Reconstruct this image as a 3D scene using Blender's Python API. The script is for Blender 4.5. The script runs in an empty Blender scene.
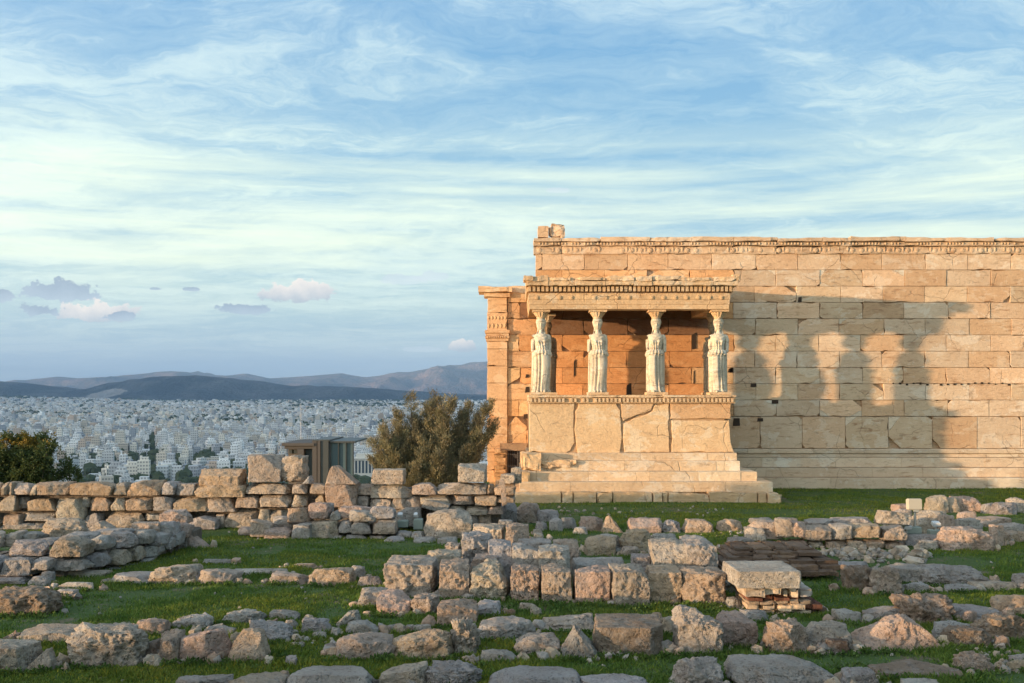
import bpy, math, random
import numpy as np
from mathutils import Vector

# ------------------------------------------------------------ camera, sky, sun
F = 1020.0      # focal length in pixels of a 1024 wide frame
EYE = 2.97
HOR = 396.0
sc = bpy.context.scene
sc.render.resolution_x, sc.render.resolution_y = 1024, 683
cam_d = bpy.data.cameras.new('camera'); cam = bpy.data.objects.new('camera', cam_d)
sc.collection.objects.link(cam)
cam.location = (0, 0, EYE); cam.rotation_euler = (math.radians(90), 0, 0)
cam_d.sensor_width = 36; cam_d.lens = 36 * F / 1024
cam_d.shift_y = (HOR - 341.5) / 1024
cam_d.clip_start = 0.1; cam_d.clip_end = 60000
sc.camera = cam

SUN_EL = 3.3
SUN_V = Vector((2.37, 1.0, -math.tan(math.radians(SUN_EL)) * math.hypot(2.37, 1)))
sun_d = bpy.data.lights.new('sun', 'SUN'); sun = bpy.data.objects.new('sun', sun_d)
sc.collection.objects.link(sun)
sun_d.energy = 5.0; sun_d.angle = math.radians(0.9); sun_d.color = (1.0, 0.66, 0.37)
sun.rotation_euler = SUN_V.to_track_quat('-Z', 'Y').to_euler()
sun.location = (-40, -20, 12)

sc.view_settings.view_transform = 'Standard'
sc.view_settings.look = 'None'
sc.view_settings.exposure = 0.80
sc.view_settings.gamma = 1.0
sc.view_settings.use_curve_mapping = False

class NT:
    """small helper to write node trees"""
    def __init__(s, tree):
        s.t = tree; tree.nodes.clear()
    def n(s, typ, **kw):
        nd = s.t.nodes.new(typ)
        for k, v in kw.items():
            if k == 'ins':
                for a, b in v.items():
                    if isinstance(b, bpy.types.NodeSocket): s.t.links.new(b, nd.inputs[a])
                    else: nd.inputs[a].default_value = b
            else: setattr(nd, k, v)
        return nd
    def math(s, op, a, b=None, c=None, clamp=False):
        ins = {0: a}
        if b is not None: ins[1] = b
        if c is not None: ins[2] = c
        return s.n('ShaderNodeMath', operation=op, use_clamp=clamp, ins=ins).outputs[0]
    def vmath(s, op, a, b=None):
        ins = {0: a}
        if b is not None: ins[1] = b
        nd = s.n('ShaderNodeVectorMath', operation=op, ins=ins)
        return nd.outputs['Value'] if op in ('DOT_PRODUCT', 'LENGTH', 'DISTANCE') else nd.outputs[0]
    def mix(s, f, a, b, blend='MIX'):
        nd = s.n('ShaderNodeMix', data_type='RGBA', blend_type=blend)
        for i, v in ((0, f), (6, a), (7, b)):
            if isinstance(v, bpy.types.NodeSocket): s.t.links.new(v, nd.inputs[i])
            else: nd.inputs[i].default_value = v if i == 0 else (tuple(v) + (1,))[:4]
        return nd.outputs[2]
    def ramp(s, f, stops, interp='LINEAR'):
        nd = s.n('ShaderNodeValToRGB', ins={0: f}); cr = nd.color_ramp; cr.interpolation = interp
        while len(cr.elements) < len(stops): cr.elements.new(0.5)
        for e, (p, c) in zip(cr.elements, stops):
            e.position = p; e.color = (tuple(c) + (1,))[:4] if hasattr(c, '__len__') else (c, c, c, 1)
        return nd.outputs[0]
    def noise(s, vec, scale, detail=4, rough=0.55, dist=0.0, out=0):
        return s.n('ShaderNodeTexNoise', ins={'Vector': vec, 'Scale': scale, 'Detail': detail, 'Roughness': rough, 'Distortion': dist}).outputs[out]
    def voro(s, vec, scale, feature='F1', out='Distance', rnd=1.0):
        return s.n('ShaderNodeTexVoronoi', feature=feature, ins={'Vector': vec, 'Scale': scale, 'Randomness': rnd}).outputs[out]
    def mapping(s, vec, scale=(1, 1, 1), rot=(0, 0, 0), loc=(0, 0, 0)):
        return s.n('ShaderNodeMapping', ins={'Vector': vec, 'Scale': scale, 'Rotation': rot, 'Location': loc}).outputs[0]

world = bpy.data.worlds.new('World'); sc.world = world; world.use_nodes = True
def build_world():
    T = NT(world.node_tree)
    out = T.n('ShaderNodeOutputWorld')
    bg = T.n('ShaderNodeBackground')
    sky = T.n('ShaderNodeTexSky', sky_type='NISHITA', sun_disc=False)
    sky.sun_elevation = math.radians(SUN_EL)
    sky.sun_rotation = math.atan2(-SUN_V.x, -SUN_V.y)
    sky.altitude = 150; sky.air_density = 1.0; sky.dust_density = 1.5; sky.ozone_density = 2.0
    d = T.n('ShaderNodeTexCoord').outputs['Generated']
    sep = T.n('ShaderNodeSeparateXYZ', ins={0: d})
    x, y, z = sep.outputs
    sundir = (-SUN_V).normalized()
    sd = T.vmath('DOT_PRODUCT', d, tuple(sundir))
    # clear sky: the physical sky mixed with the deep blue a thin high haze gives it
    elev = T.math('MAXIMUM', z, 0.0)
    grad = T.ramp(elev, [(0.0, (.30, .40, .50)), (0.03, (.30, .42, .54)), (0.10, (.32, .48, .54)), (0.20, (.22, .41, .56)), (0.38, (.11, .29, .52)), (1.0, (.06, .17, .34))])
    nish = T.mix(1.0, sky.outputs[0], (.10,) * 3, 'MULTIPLY')
    glow = T.math('POWER', T.math('MAXIMUM', T.math('MULTIPLY_ADD', sd, .5, .5), 0.0), 6.0)
    warm = T.mix(glow, (0, 0, 0), (1.5, 1.3, 1.08))
    base = T.mix(.25, grad, nish)
    # cirrus on a high plane, seen in perspective
    zz = T.math('ADD', elev, 0.09)
    p = T.n('ShaderNodeCombineXYZ', ins={0: T.math('DIVIDE', x, zz), 1: T.math('DIVIDE', y, zz), 2: 0.0}).outputs[0]
    warp = T.noise(p, .8, 5, .6, out=1)
    pw = T.vmath('ADD', p, T.vmath('MULTIPLY', T.vmath('SUBTRACT', warp, (.5, .5, .5)), (1.1, 1.1, 0)))
    big = T.noise(T.mapping(pw, (.42, .60, 1), (0, 0, .45), (3.1, 1.7, 0)), 1.0, 5, .58)
    fine = T.noise(T.mapping(pw, (1.1, 2.6, 1), (0, 0, .75), (1.3, 4.2, 0)), 1.4, 10, .72, .35)
    wisps = T.noise(T.mapping(pw, (3.2, 6.0, 1), (0, 0, .95), (0, 9.2, 0)), 1.7, 9, .74)
    dens = T.math('ADD', T.math('MULTIPLY', big, .52), T.math('ADD', T.math('MULTIPLY', fine, .42), T.math('MULTIPLY', wisps, .24)))
    cir = T.ramp(dens, [(.48, .02), (.56, .26), (.63, .68), (.72, .98)])
    band = T.ramp(elev, [(0.0, 0.35), (.05, .55), (.11, 1.0), (.20, .95), (.30, .80), (.5, .75)])
    cirf = T.math('MULTIPLY', cir, band)
    ccol = T.ramp(elev, [(0.0, (.44, .50, .51)), (.08, (.52, .61, .56)), (.2, (.54, .64, .57)), (.36, (.49, .59, .59))])
    col = T.mix(cirf, base, ccol)
    # a pale veil low over the plain at about ten degrees and a grey blue bank on the horizon
    veil_n = T.noise(T.mapping(d, (2.2, 2.2, 34)), 1.0, 6, .6, .3)
    veil = T.math('MULTIPLY', T.ramp(elev, [(.07, 0), (.14, 1), (.205, .75), (.26, 0)]), T.ramp(veil_n, [(.36, 0), (.62, .85)]))
    col = T.mix(veil, col, (.66, .72, .55))
    bank_n = T.noise(T.mapping(d, (5, 5, 42)), 1.0, 6, .6, .2)
    bank = T.math('MULTIPLY', T.ramp(elev, [(.0, .9), (.032, .75), (.050, 0)]), T.ramp(bank_n, [(.40, .25), (.60, .95)]))
    col = T.mix(bank, col, (.22, .31, .41))
    # small cumulus clouds drifting low in the north west
    # (x/y, z/y, half width, half height, tone)
    puffs = [(-.438, .1010, .036, .0145, 0), (-.412, .0800, .038, .0135, 1), (-.462, .0825, .020, .010, 0), (-.508, .0970, .018, .009, 0), (-.386, .0770, .016, .005, 0),
             (-.211, .1000, .034, .0125, 1), (-.262, .0840, .028, .0065, 0), (-.110, .1130, .030, .006, 2), (-.075, .1165, .02, .006, 2),
             (-.052, .0480, .014, .007, 1), (-.090, .0455, .026, .004, 2), (.044, .2010, .010, .003, 2), (-.315, .1045, .010, .003, 0), (-.350, .105, .007, .002, 0)]
    yy = T.math('MAXIMUM', y, 1e-3)
    u = T.math('DIVIDE', x, yy); v = T.math('DIVIDE', z, yy)
    uv = T.n('ShaderNodeCombineXYZ', ins={0: u, 1: v, 2: 0.0}).outputs[0]
    cn = T.noise(uv, 30, 7, .62); cn2 = T.noise(T.mapping(uv, (1, 1.4, 1)), 75, 6, .65)
    north = T.math('GREATER_THAN', y, 0.0)
    tone_c = [((.22, .28, .35), (.32, .39, .45)), ((.66, .60, .54), (.34, .38, .42)), ((.42, .48, .53), (.48, .54, .57))]
    for (cu, cv, w, h, tn) in puffs:
        a = T.math('DIVIDE', T.math('SUBTRACT', u, cu), w); b = T.math('DIVIDE', T.math('SUBTRACT', v, cv), h)
        bt = T.math('MULTIPLY', b, T.math('ADD', T.math('MULTIPLY', T.math('LESS_THAN', b, 0), .55), 1.0))   # flat base
        r = T.math('SQRT', T.math('ADD', T.math('MULTIPLY', a, a), T.math('MULTIPLY', bt, bt)))
        rr = T.math('ADD', r, T.math('ADD', T.math('MULTIPLY_ADD', cn, 2.8, -1.4), T.math('MULTIPLY_ADD', cn2, 1.3, -.65)))
        m = T.math('MULTIPLY', T.ramp(rr, [(.86, 1), (1.2, 0)], 'EASE'), north)
        m = T.math('MULTIPLY', m, .96 if tn != 2 else .55)
        cc = T.mix(T.ramp(T.math('ADD', T.math('MULTIPLY', b, .35), cn), [(.3, 0), (.8, 1)]), tone_c[tn][1], tone_c[tn][0])
        col = T.mix(m, col, cc)
    col = T.mix(1.0, col, warm, 'ADD')
    # below the horizon
    col = T.mix(T.math('LESS_THAN', z, -.002), col, (.30, .34, .36))
    T.t.links.new(col, bg.inputs[0]); bg.inputs[1].default_value = 1.0
    T.t.links.new(bg.outputs[0], out.inputs[0])
build_world()

# ------------------------------------------------------------ numpy noise
_rs = np.random.RandomState(7)
_perm = _rs.permutation(256); _perm = np.concatenate([_perm, _perm, _perm])
_val = _rs.rand(256) * 2 - 1
def vnoise(p):
    p = np.asarray(p, float); i = np.floor(p).astype(int); f = p - i; f = f * f * (3 - 2 * f); i &= 255
    def h(a, b, c): return _val[_perm[_perm[_perm[(i[:, 0] + a) & 255] + ((i[:, 1] + b) & 255)] + ((i[:, 2] + c) & 255)]]
    x, y, z = f[:, 0], f[:, 1], f[:, 2]
    L = lambda a, b, t: a + (b - a) * t
    return L(L(L(h(0,0,0), h(1,0,0), x), L(h(0,1,0), h(1,1,0), x), y), L(L(h(0,0,1), h(1,0,1), x), L(h(0,1,1), h(1,1,1), x), y), z)
def fbm(p, oct=4, gain=.5, lac=2.03):
    p = np.asarray(p, float); s = 0; a = 1; t = 0
    for k in range(oct):
        s = s + a * vnoise(p + 17.3 * k); t += a; a *= gain; p = p * lac
    return s / t

# ------------------------------------------------------------ object helpers
def link(o, parent=None):
    sc.collection.objects.link(o)
    if parent is not None: o.parent = parent
    return o
def tag(o, label=None, cat=None, group=None, kind=None):
    if label: o['label'] = label
    if cat: o['category'] = cat
    if group: o['group'] = group
    if kind: o['kind'] = kind
    return o
def empty(name, loc, label=None, cat=None, group=None):
    o = bpy.data.objects.new(name, None); o.location = loc; o.empty_display_size = .2
    link(o); tag(o, label, cat, group); return o

class MB:
    """collects polygons and links them as one mesh object"""
    def __init__(s): s.v = []; s.f = []; s.c = []
    def add(s, verts, faces, tint=(1, 1, 1)):
        o = len(s.v); s.v += [tuple(map(float, q)) for q in verts]; s.f += [tuple(i + o for i in f) for f in faces]
        s.c += [tint] * len(verts)
    def box(s, x0, x1, y0, y1, z0, z1, bev=0.0, tint=(1, 1, 1), jit=0.0, rng=random):
        pts = []
        for (z, k) in ((z0, bev), (z0 + bev, 0), (z1 - bev, 0), (z1, bev)):
            ring = [(x0 + k, y0 + k), (x1 - k, y0 + k), (x1 - k, y1 - k), (x0 + k, y1 - k)]
            pts += [(a + rng.uniform(-jit, jit), b + rng.uniform(-jit, jit), z) for a, b in ring]
        fs = [(3, 2, 1, 0), (12, 13, 14, 15)]
        for r in range(3):
            for i in range(4):
                j = (i + 1) % 4; fs.append((r * 4 + i, r * 4 + j, r * 4 + 4 + j, r * 4 + 4 + i))
        s.add(pts, fs, tint)
    def poly(s, pts, y0, y1, bev=.008, tint=(1, 1, 1), wear=0):
        """polygon in x,z (counter-clockwise seen from -y) pushed back from y0 to y1, with a small bevel in front"""
        if wear: pts = s.worn(pts, wear)
        n = len(pts); cx = sum(p[0] for p in pts) / n; cz = sum(p[1] for p in pts) / n
        area = sum(pts[i][0] * pts[(i + 1) % n][1] - pts[(i + 1) % n][0] * pts[i][1] for i in range(n))
        if area < 0: pts = pts[::-1]
        def inset(k):
            out = []
            for i in range(n):
                a, b, c = Vector(pts[i - 1]), Vector(pts[i]), Vector(pts[(i + 1) % n])
                e1 = (b - a); e2 = (c - b)
                if e1.length < 1e-6 or e2.length < 1e-6: out.append(pts[i]); continue
                n1 = Vector((-e1.y, e1.x)).normalized(); n2 = Vector((-e2.y, e2.x)).normalized()
                m = n1 + n2
                if m.length < .3: m = n1
                m = m.normalized(); out.append((b.x + m.x * k, b.y + m.y * k))
            return out
        fr = inset(bev)
        vs = [(a, y1, b) for a, b in pts] + [(a, y0 + bev, b) for a, b in pts] + [(a, y0, b) for a, b in fr]
        fs = [tuple(range(2 * n, 3 * n))]
        for r in range(2):
            for i in range(n):
                j = (i + 1) % n; fs.append((r * n + i, r * n + j, r * n + n + j, r * n + n + i))
        fs.append(tuple(range(n - 1, -1, -1)))
        s.add(vs, fs, tint)
    def worn(s, pts, wear):
        out = []; n = len(pts); cx = sum(p[0] for p in pts) / n; cz = sum(p[1] for p in pts) / n
        for i in range(n):
            a, b = Vector(pts[i]), Vector(pts[(i + 1) % n]); L = (b - a).length; out.append(tuple(a))
            if L < .18: continue
            k = max(2, int(L / .11)); e = (b - a) / L; nn = Vector((-e.y, e.x))
            if nn.dot(Vector((cx, cz)) - a) < 0: nn = -nn
            chip = random.Random(int(a.x * 977 + a.y * 331)).random() < .30; c0 = random.uniform(.1, .9)
            for j in range(1, k):
                t = j / k; q = a + (b - a) * t + nn * abs(random.gauss(0, wear))
                if chip and abs(t - c0) < .13: q += nn * random.uniform(.010, .035)
                out.append(tuple(q))
        return out
    def tube(s, pts, rad, seg=8, tint=(1, 1, 1), cap=True):
        rings = []
        for i, p in enumerate(pts):
            p = Vector(p); a = Vector(pts[max(i - 1, 0)]); b = Vector(pts[min(i + 1, len(pts) - 1)])
            d = (b - a).normalized(); up = Vector((0, 0, 1)) if abs(d.z) < .9 else Vector((1, 0, 0))
            u = d.cross(up).normalized(); w = u.cross(d)
            r = rad[i] if hasattr(rad, '__len__') else rad
            rings.append([p + (u * math.cos(t) + w * math.sin(t)) * r for t in [2 * math.pi * k / seg for k in range(seg)]])
        vs = [q for r in rings for q in r]; fs = []
        for i in range(len(pts) - 1):
            for k in range(seg):
                j = (k + 1) % seg; fs.append((i * seg + k, i * seg + j, i * seg + seg + j, i * seg + seg + k))
        if cap: fs += [tuple(range(seg - 1, -1, -1)), tuple(len(vs) - seg + k for k in range(seg))]
        s.add(vs, fs, tint)
    def build(s, name, mat, parent=None, smooth=False, loc=None):
        V = np.array(s.v, float)
        org = np.array(loc if loc is not None else ((0, 0, 0)), float)
        if parent is not None: org = np.array(parent.matrix_world.translation if parent.parent is None and False else PLOC.get(parent.name, (0, 0, 0)), float)
        me = bpy.data.meshes.new(name); me.from_pydata((V - org).tolist(), [], s.f)
        ca = me.color_attributes.new('tint', 'FLOAT_COLOR', 'POINT')
        ca.data.foreach_set('color', np.c_[np.array(s.c, float), np.ones(len(s.c))].ravel())
        me.materials.append(mat)
        if smooth: me.polygons.foreach_set('use_smooth', [True] * len(me.polygons))
        me.update()
        o = bpy.data.objects.new(name, me)
        if parent is None: o.location = org
        link(o, parent)
        PLOC[o.name] = tuple(org)
        return o
PLOC = {}
def thing(name, loc, label, cat, group=None):
    o = empty(name, loc, label, cat, group); PLOC[o.name] = tuple(loc); return o

def mesh_np(name, V, Fq, mat, parent=None, loc=(0, 0, 0), smooth=False, tint=None):
    """V (n,3) in world space, Fq (m,k) all faces of k corners"""
    if parent is not None: loc = PLOC.get(parent.name, (0, 0, 0))
    V = np.asarray(V, float) - np.array(loc, float); Fq = np.asarray(Fq, np.int32)
    me = bpy.data.meshes.new(name); m, k = Fq.shape
    me.vertices.add(len(V)); me.vertices.foreach_set('co', V.astype(np.float32).ravel())
    me.loops.add(m * k); me.loops.foreach_set('vertex_index', Fq.ravel())
    me.polygons.add(m); me.polygons.foreach_set('loop_start', np.arange(0, m * k, k, dtype=np.int32))
    me.polygons.foreach_set('loop_total', np.full(m, k, np.int32))
    me.polygons.foreach_set('use_smooth', np.full(m, bool(smooth)))
    me.update(calc_edges=True); me.validate()
    if tint is not None:
        ca = me.color_attributes.new('tint', 'FLOAT_COLOR', 'POINT')
        ca.data.foreach_set('color', np.c_[np.asarray(tint, float), np.ones(len(V))].astype(np.float32).ravel())
    me.materials.append(mat)
    o = bpy.data.objects.new(name, me)
    if parent is None: o.location = loc
    link(o, parent); PLOC[o.name] = tuple(loc)
    return o

def cube_grid(n, cache={}):
    """unit cube surface grid, n cells a side, shared vertices"""
    if n in cache: return cache[n]
    idx = {}; V = []; Fq = []
    def vid(a, b, c):
        k = (a, b, c)
        if k not in idx: idx[k] = len(V); V.append((2 * a / n - 1, 2 * b / n - 1, 2 * c / n - 1))
        return idx[k]
    for i in range(n):
        for j in range(n):
            for s_ in (0, n):
                q = [vid(i, j, s_), vid(i + 1, j, s_), vid(i + 1, j + 1, s_), vid(i, j + 1, s_)]; Fq.append(q if s_ else q[::-1])
                q = [vid(s_, i, j), vid(s_, i + 1, j), vid(s_, i + 1, j + 1), vid(s_, i, j + 1)]; Fq.append(q if s_ else q[::-1])
                q = [vid(j, s_, i), vid(j, s_, i + 1), vid(j + 1, s_, i + 1), vid(j + 1, s_, i)]; Fq.append(q if s_ else q[::-1])
    cache[n] = (np.array(V), np.array(Fq)); return cache[n]

# ------------------------------------------------------------ materials
def new_mat(name):
    m = bpy.data.materials.new(name); m.use_nodes = True; T = NT(m.node_tree)
    out = T.n('ShaderNodeOutputMaterial'); b = T.n('ShaderNodeBsdfPrincipled')
    T.t.links.new(b.outputs[0], out.inputs[0]); b.inputs['Roughness'].default_value = .85
    b.inputs['Specular IOR Level'].default_value = .25
    return m, T, b
def bump(T, b, height, strength=.5, dist=.02, prev=None):
    ins = {'Height': height, 'Strength': strength, 'Distance': dist}
    if prev is not None: ins['Normal'] = prev
    nd = T.n('ShaderNodeBump', ins=ins); T.t.links.new(nd.outputs[0], b.inputs['Normal']); return nd.outputs[0]
def setc(T, b, c): T.t.links.new(c, b.inputs['Base Color'])

def marble_mat(name, a, bcol, rough_amp=.35, vein=True, pit=.0, stain=(.30, .17, .09), stain_lo=.56):
    m, T, b = new_mat(name)
    pos = T.n('ShaderNodeNewGeometry').outputs['Position']
    tint = T.n('ShaderNodeVertexColor', layer_name='tint').outputs[0]
    n1 = T.noise(pos, 1.1, 6, .6); n2 = T.noise(T.mapping(pos, (1, 1, 5.5)), 1.7, 7, .65, .5); n3 = T.noise(pos, 9, 5, .65)
    c = T.mix(T.ramp(n1, [(.36, 0), (.64, 1)]), a, bcol)
    st = T.ramp(n2, [(stain_lo, 0), (stain_lo + .14, .8)])
    c = T.mix(st, c, stain)
    c = T.mix(T.math('MULTIPLY', T.ramp(n3, [(.50, 0), (.72, 1)]), .35), c, (.72, .62, .48))
    # whitish worn patches, grey crust, hairline cracks, pits
    n4 = T.noise(T.mapping(pos, (1, 1, 1.6), loc=(3, 1, 7)), 1.25, 7, .68, .4)
    c = T.mix(T.ramp(n4, [(.545, 0), (.575, .60)]), c, (.70, .64, .54))
    n5 = T.noise(T.mapping(pos, (1, 1, 2.2), loc=(8, 4, 1)), 3.2, 8, .72, .3)
    c = T.mix(T.ramp(n5, [(.56, 0), (.68, .60)]), c, (.27, .20, .145))
    wv = T.vmath('ADD', pos, T.vmath('MULTIPLY', T.noise(pos, 1.8, 2, .5, out=1), (.4, .4, .4)))
    ck = T.ramp(T.voro(wv, .75, 'DISTANCE_TO_EDGE'), [(.0, 1), (.009, 0)])
    ck = T.math('MULTIPLY', ck, T.ramp(T.noise(pos, .9, 3, .5), [(.50, 0), (.56, 1)]))
    c = T.mix(T.math('MULTIPLY', ck, .5), c, (.16, .10, .07))
    pt = T.ramp(T.voro(pos, 15), [(.06, 1), (.20, 0)])
    pt = T.math('MULTIPLY', pt, T.ramp(T.noise(pos, 1.8, 4, .6), [(.48, 0), (.62, 1)]))
    c = T.mix(T.math('MULTIPLY', pt, .55), c, (.24, .17, .12))
    c = T.mix(1.0, c, tint, 'MULTIPLY')
    setc(T, b, c)
    hh = T.math('ADD', T.noise(pos, 7, 9, .74), T.math('MULTIPLY', T.noise(T.mapping(pos, (1, 1, 4)), 4, 6, .65), .8))
    hh = T.math('SUBTRACT', hh, T.math('ADD', T.math('MULTIPLY', ck, .5), T.math('MULTIPLY', pt, .35)))
    bump(T, b, hh, min(1, rough_amp * 1.9), .04)
    return m
M_MARBLE = marble_mat('weathered_marble', (.64, .52, .385), (.58, .445, .315))
M_PORCH = marble_mat('pale_marble', (.68, .53, .36), (.60, .45, .30), .45, stain_lo=.60)
M_STATUE = marble_mat('statue_marble', (.66, .58, .44), (.54, .47, .35), .35, stain=(.30, .25, .19), stain_lo=.54)

def rock_mat(name):
    m, T, b = new_mat(name)
    oi = T.n('ShaderNodeObjectInfo')
    pos0 = T.n('ShaderNodeNewGeometry').outputs['Position']
    off = T.n('ShaderNodeCombineXYZ', ins={0: T.math('MULTIPLY', oi.outputs['Random'], 37.0), 1: 0.0, 2: T.math('MULTIPLY', oi.outputs['Random'], 11.0)}).outputs[0]
    pos = T.vmath('ADD', pos0, off)
    base = oi.outputs['Color']
    n1 = T.noise(pos, 2.6, 7, .62); n2 = T.noise(pos, 7.5, 7, .7, .4); n3 = T.noise(pos, 34, 4, .7)
    c = T.mix(T.ramp(n1, [(.36, 0), (.66, .85)]), base, T.mix(1.0, base, (.70, .64, .60), 'MULTIPLY'))
    c = T.mix(T.ramp(n2, [(.50, 0), (.66, .60)]), c, (.44, .42, .39))           # pale grey lichen crust
    c = T.mix(T.ramp(T.noise(pos, 5.2, 6, .7, .2), [(.60, 0), (.70, .7)]), c, (.17, .145, .12))   # dark lichen
    c = T.mix(T.ramp(T.noise(pos, 3.1, 5, .6), [(.60, 0), (.74, .45)]), c, (.50, .34, .22))      # rust red patina
    c = T.mix(T.ramp(n3, [(.40, .22), (.56, 0)]), c, (.17, .14, .12))
    setc(T, b, c)
    pits = T.ramp(T.voro(T.vmath('ADD', pos, T.vmath('MULTIPLY', T.noise(pos, 6, 3, out=1), (.25, .25, .25))), 16), [(.10, 0), (.34, 1)])
    cr = T.ramp(T.math('ABSOLUTE', T.math('SUBTRACT', T.noise(pos, 2.2, 5, .6, .6), .5)), [(.0, 0), (.018, 1)])
    h = T.math('ADD', T.math('MULTIPLY', T.noise(pos, 5.5, 10, .75), 2.0), T.math('ADD', T.math('MULTIPLY', pits, .40), T.math('MULTIPLY', cr, .25)))
    bump(T, b, h, 1.0, .085)
    c = T.mix(T.math('MULTIPLY', T.math('SUBTRACT', 1.0, pits), .45), c, (.10, .08, .06)); setc(T, b, c)
    return m
M_ROCK = rock_mat('limestone_rock')
def flat_mat(name, col, rough=.8, metal=0, bumps=.15, var=.2, sc_=6):
    m, T, b = new_mat(name)
    pos = T.n('ShaderNodeNewGeometry').outputs['Position']
    n = T.noise(pos, sc_, 5, .6)
    setc(T, b, T.mix(T.math('MULTIPLY', n, 1.0), tuple(c * (1 - var) for c in col), tuple(min(1, c * (1 + var)) for c in col)))
    b.inputs['Roughness'].default_value = rough; b.inputs['Metallic'].default_value = metal
    if bumps: bump(T, b, n, bumps, .01)
    return m
# ------------------------------------------------------------ ground and plain
def smooth(a, b, x):
    t = np.clip((x - a) / (b - a), 0, 1); return t * t * (3 - 2 * t)
def ground_h(x, y):
    P = np.stack([x * .5, y * .5, np.zeros_like(x)], -1).reshape(-1, 3)
    n = (fbm(P, 3) * .030 + fbm(P * 7, 2) * .012).reshape(x.shape)
    near = smooth(9.6, 4.0, y) * 1.25 + smooth(2, -12, y) * .1
    h = n * smooth(90, 50, np.hypot(x, y)) + near
    # slope down beyond the rubble wall, then the cliff, then the plain
    edge = 40 + 26 * smooth(-2.5, 4, x)
    d1 = smooth(0, 1, (y - 26.5 - 30 * smooth(-2.5, 2.0, x)) / 14) * 2.2
    cliff = np.maximum(smooth(edge + 8, edge + 150, y), smooth(70, 240, np.abs(x)))
    cliff = np.maximum(cliff, smooth(-60, -300, y))
    h = h - d1
    plain = -75 + 14 * smooth(900, 5000, y) + 12 * smooth(4500, 9200, y)
    P2 = np.stack([x / 900, y / 900, np.zeros_like(x)], -1).reshape(-1, 3)
    far = smooth(1200, 3500, np.hypot(x, y))
    plain = plain + fbm(P2, 3).reshape(x.shape) * 9 * far
    # a low rise in the north west
    plain = plain + 34 * np.exp(-((x + 3900) / 900) ** 2 - ((y - 7600) / 900) ** 2)
    return h * (1 - cliff) + plain * cliff
def axis(parts):
    out = []
    for a, b, st in parts: out += list(np.arange(a, b, st))
    return np.array(sorted(set(np.round(out, 3))))
gx = np.concatenate([-np.geomspace(22, 15000, 60)[::-1], np.arange(-21.8, 24, .16), np.geomspace(24.2, 15000, 60)])
gy = np.concatenate([-np.geomspace(10, 2200, 14)[::-1], np.arange(-8, 8, 1.2), np.arange(8.2, 37, .14), np.geomspace(37.2, 24500, 130)])
GX, GY = np.meshgrid(gx, gy, indexing='ij')
GZ = ground_h(GX, GY)
nx, ny = GX.shape
ii = np.arange(nx * ny).reshape(nx, ny)
GF = np.stack([ii[:-1, :-1], ii[1:, :-1], ii[1:, 1:], ii[:-1, 1:]], -1).reshape(-1, 4)
def ground_mat():
    m, T, b = new_mat('ground_soil')
    pos = T.n('ShaderNodeNewGeometry').outputs['Position']
    x, y, z = T.n('ShaderNodeSeparateXYZ', ins={0: pos}).outputs
    n1 = T.noise(pos, .55, 5, .6); n2 = T.noise(pos, 5, 6, .7); n3 = T.noise(pos, 28, 4, .7)
    soil = T.mix(n2, (.10, .075, .05), (.20, .155, .11))
    moss = T.mix(n3, (.035, .07, .015), (.075, .12, .03))
    c = T.mix(T.ramp(T.math('ADD', T.math('MULTIPLY', n1, .6), T.math('MULTIPLY', n2, .45)), [(.56, 0), (.64, 1)]), moss, soil)
    c = T.mix(T.ramp(T.voro(pos, 22), [(.10, .8), (.16, 0)]), c, (.32, .29, .25))
    # the plain under the city: asphalt, dry lots and dark greenery
    f1 = T.noise(pos, .004, 5, .6); f2 = T.noise(pos, .05, 3, .6)
    city = T.mix(f2, (.07, .08, .08), (.20, .20, .19))
    city = T.mix(T.ramp(f1, [(.50, 0), (.60, .8)]), city, (.045, .06, .04))
    c = T.mix(T.ramp(T.math('DIVIDE', y, 1000.0), [(.05, 0), (.12, 1)]), c, city)
    setc(T, b, c)
    bump(T, b, T.math('ADD', n3, n2), .6, .03)
    b.inputs['Roughness'].default_value = .95
    return m
M_GROUND = ground_mat()
g = mesh_np('ground', np.stack([GX, GY, GZ], -1).reshape(-1, 3), GF, M_GROUND, smooth=True); tag(g, kind='structure')

# ------------------------------------------------------------ hills
def hill_mat(name, a, c2, spot=None):
    m, T, b = new_mat(name)
    pos = T.n('ShaderNodeNewGeometry').outputs['Position']
    n = T.noise(pos, .0022, 8, .65); n2 = T.noise(pos, .012, 5, .6)
    c = T.mix(T.ramp(n, [(.45, 0), (.56, 1)]), a, c2)
    c = T.mix(T.math('MULTIPLY', n2, .5), c, tuple(v * .6 for v in a))
    if spot:
        dd = T.vmath('DISTANCE', T.vmath('MULTIPLY', pos, spot[3]), tuple(Vector(spot[0]) * Vector(spot[3])))
        dd = T.math('ADD', dd, T.math('MULTIPLY', T.math('SUBTRACT', n2, .5), spot[1] * .7))
        c = T.mix(T.ramp(T.math('DIVIDE', dd, spot[1]), [(.85, .8), (.95, 0)]), c, spot[2])
    setc(T, b, c); bump(T, b, T.math('ADD', n2, T.math('MULTIPLY', n, 2.0)), .9, 90)
    return m
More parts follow.
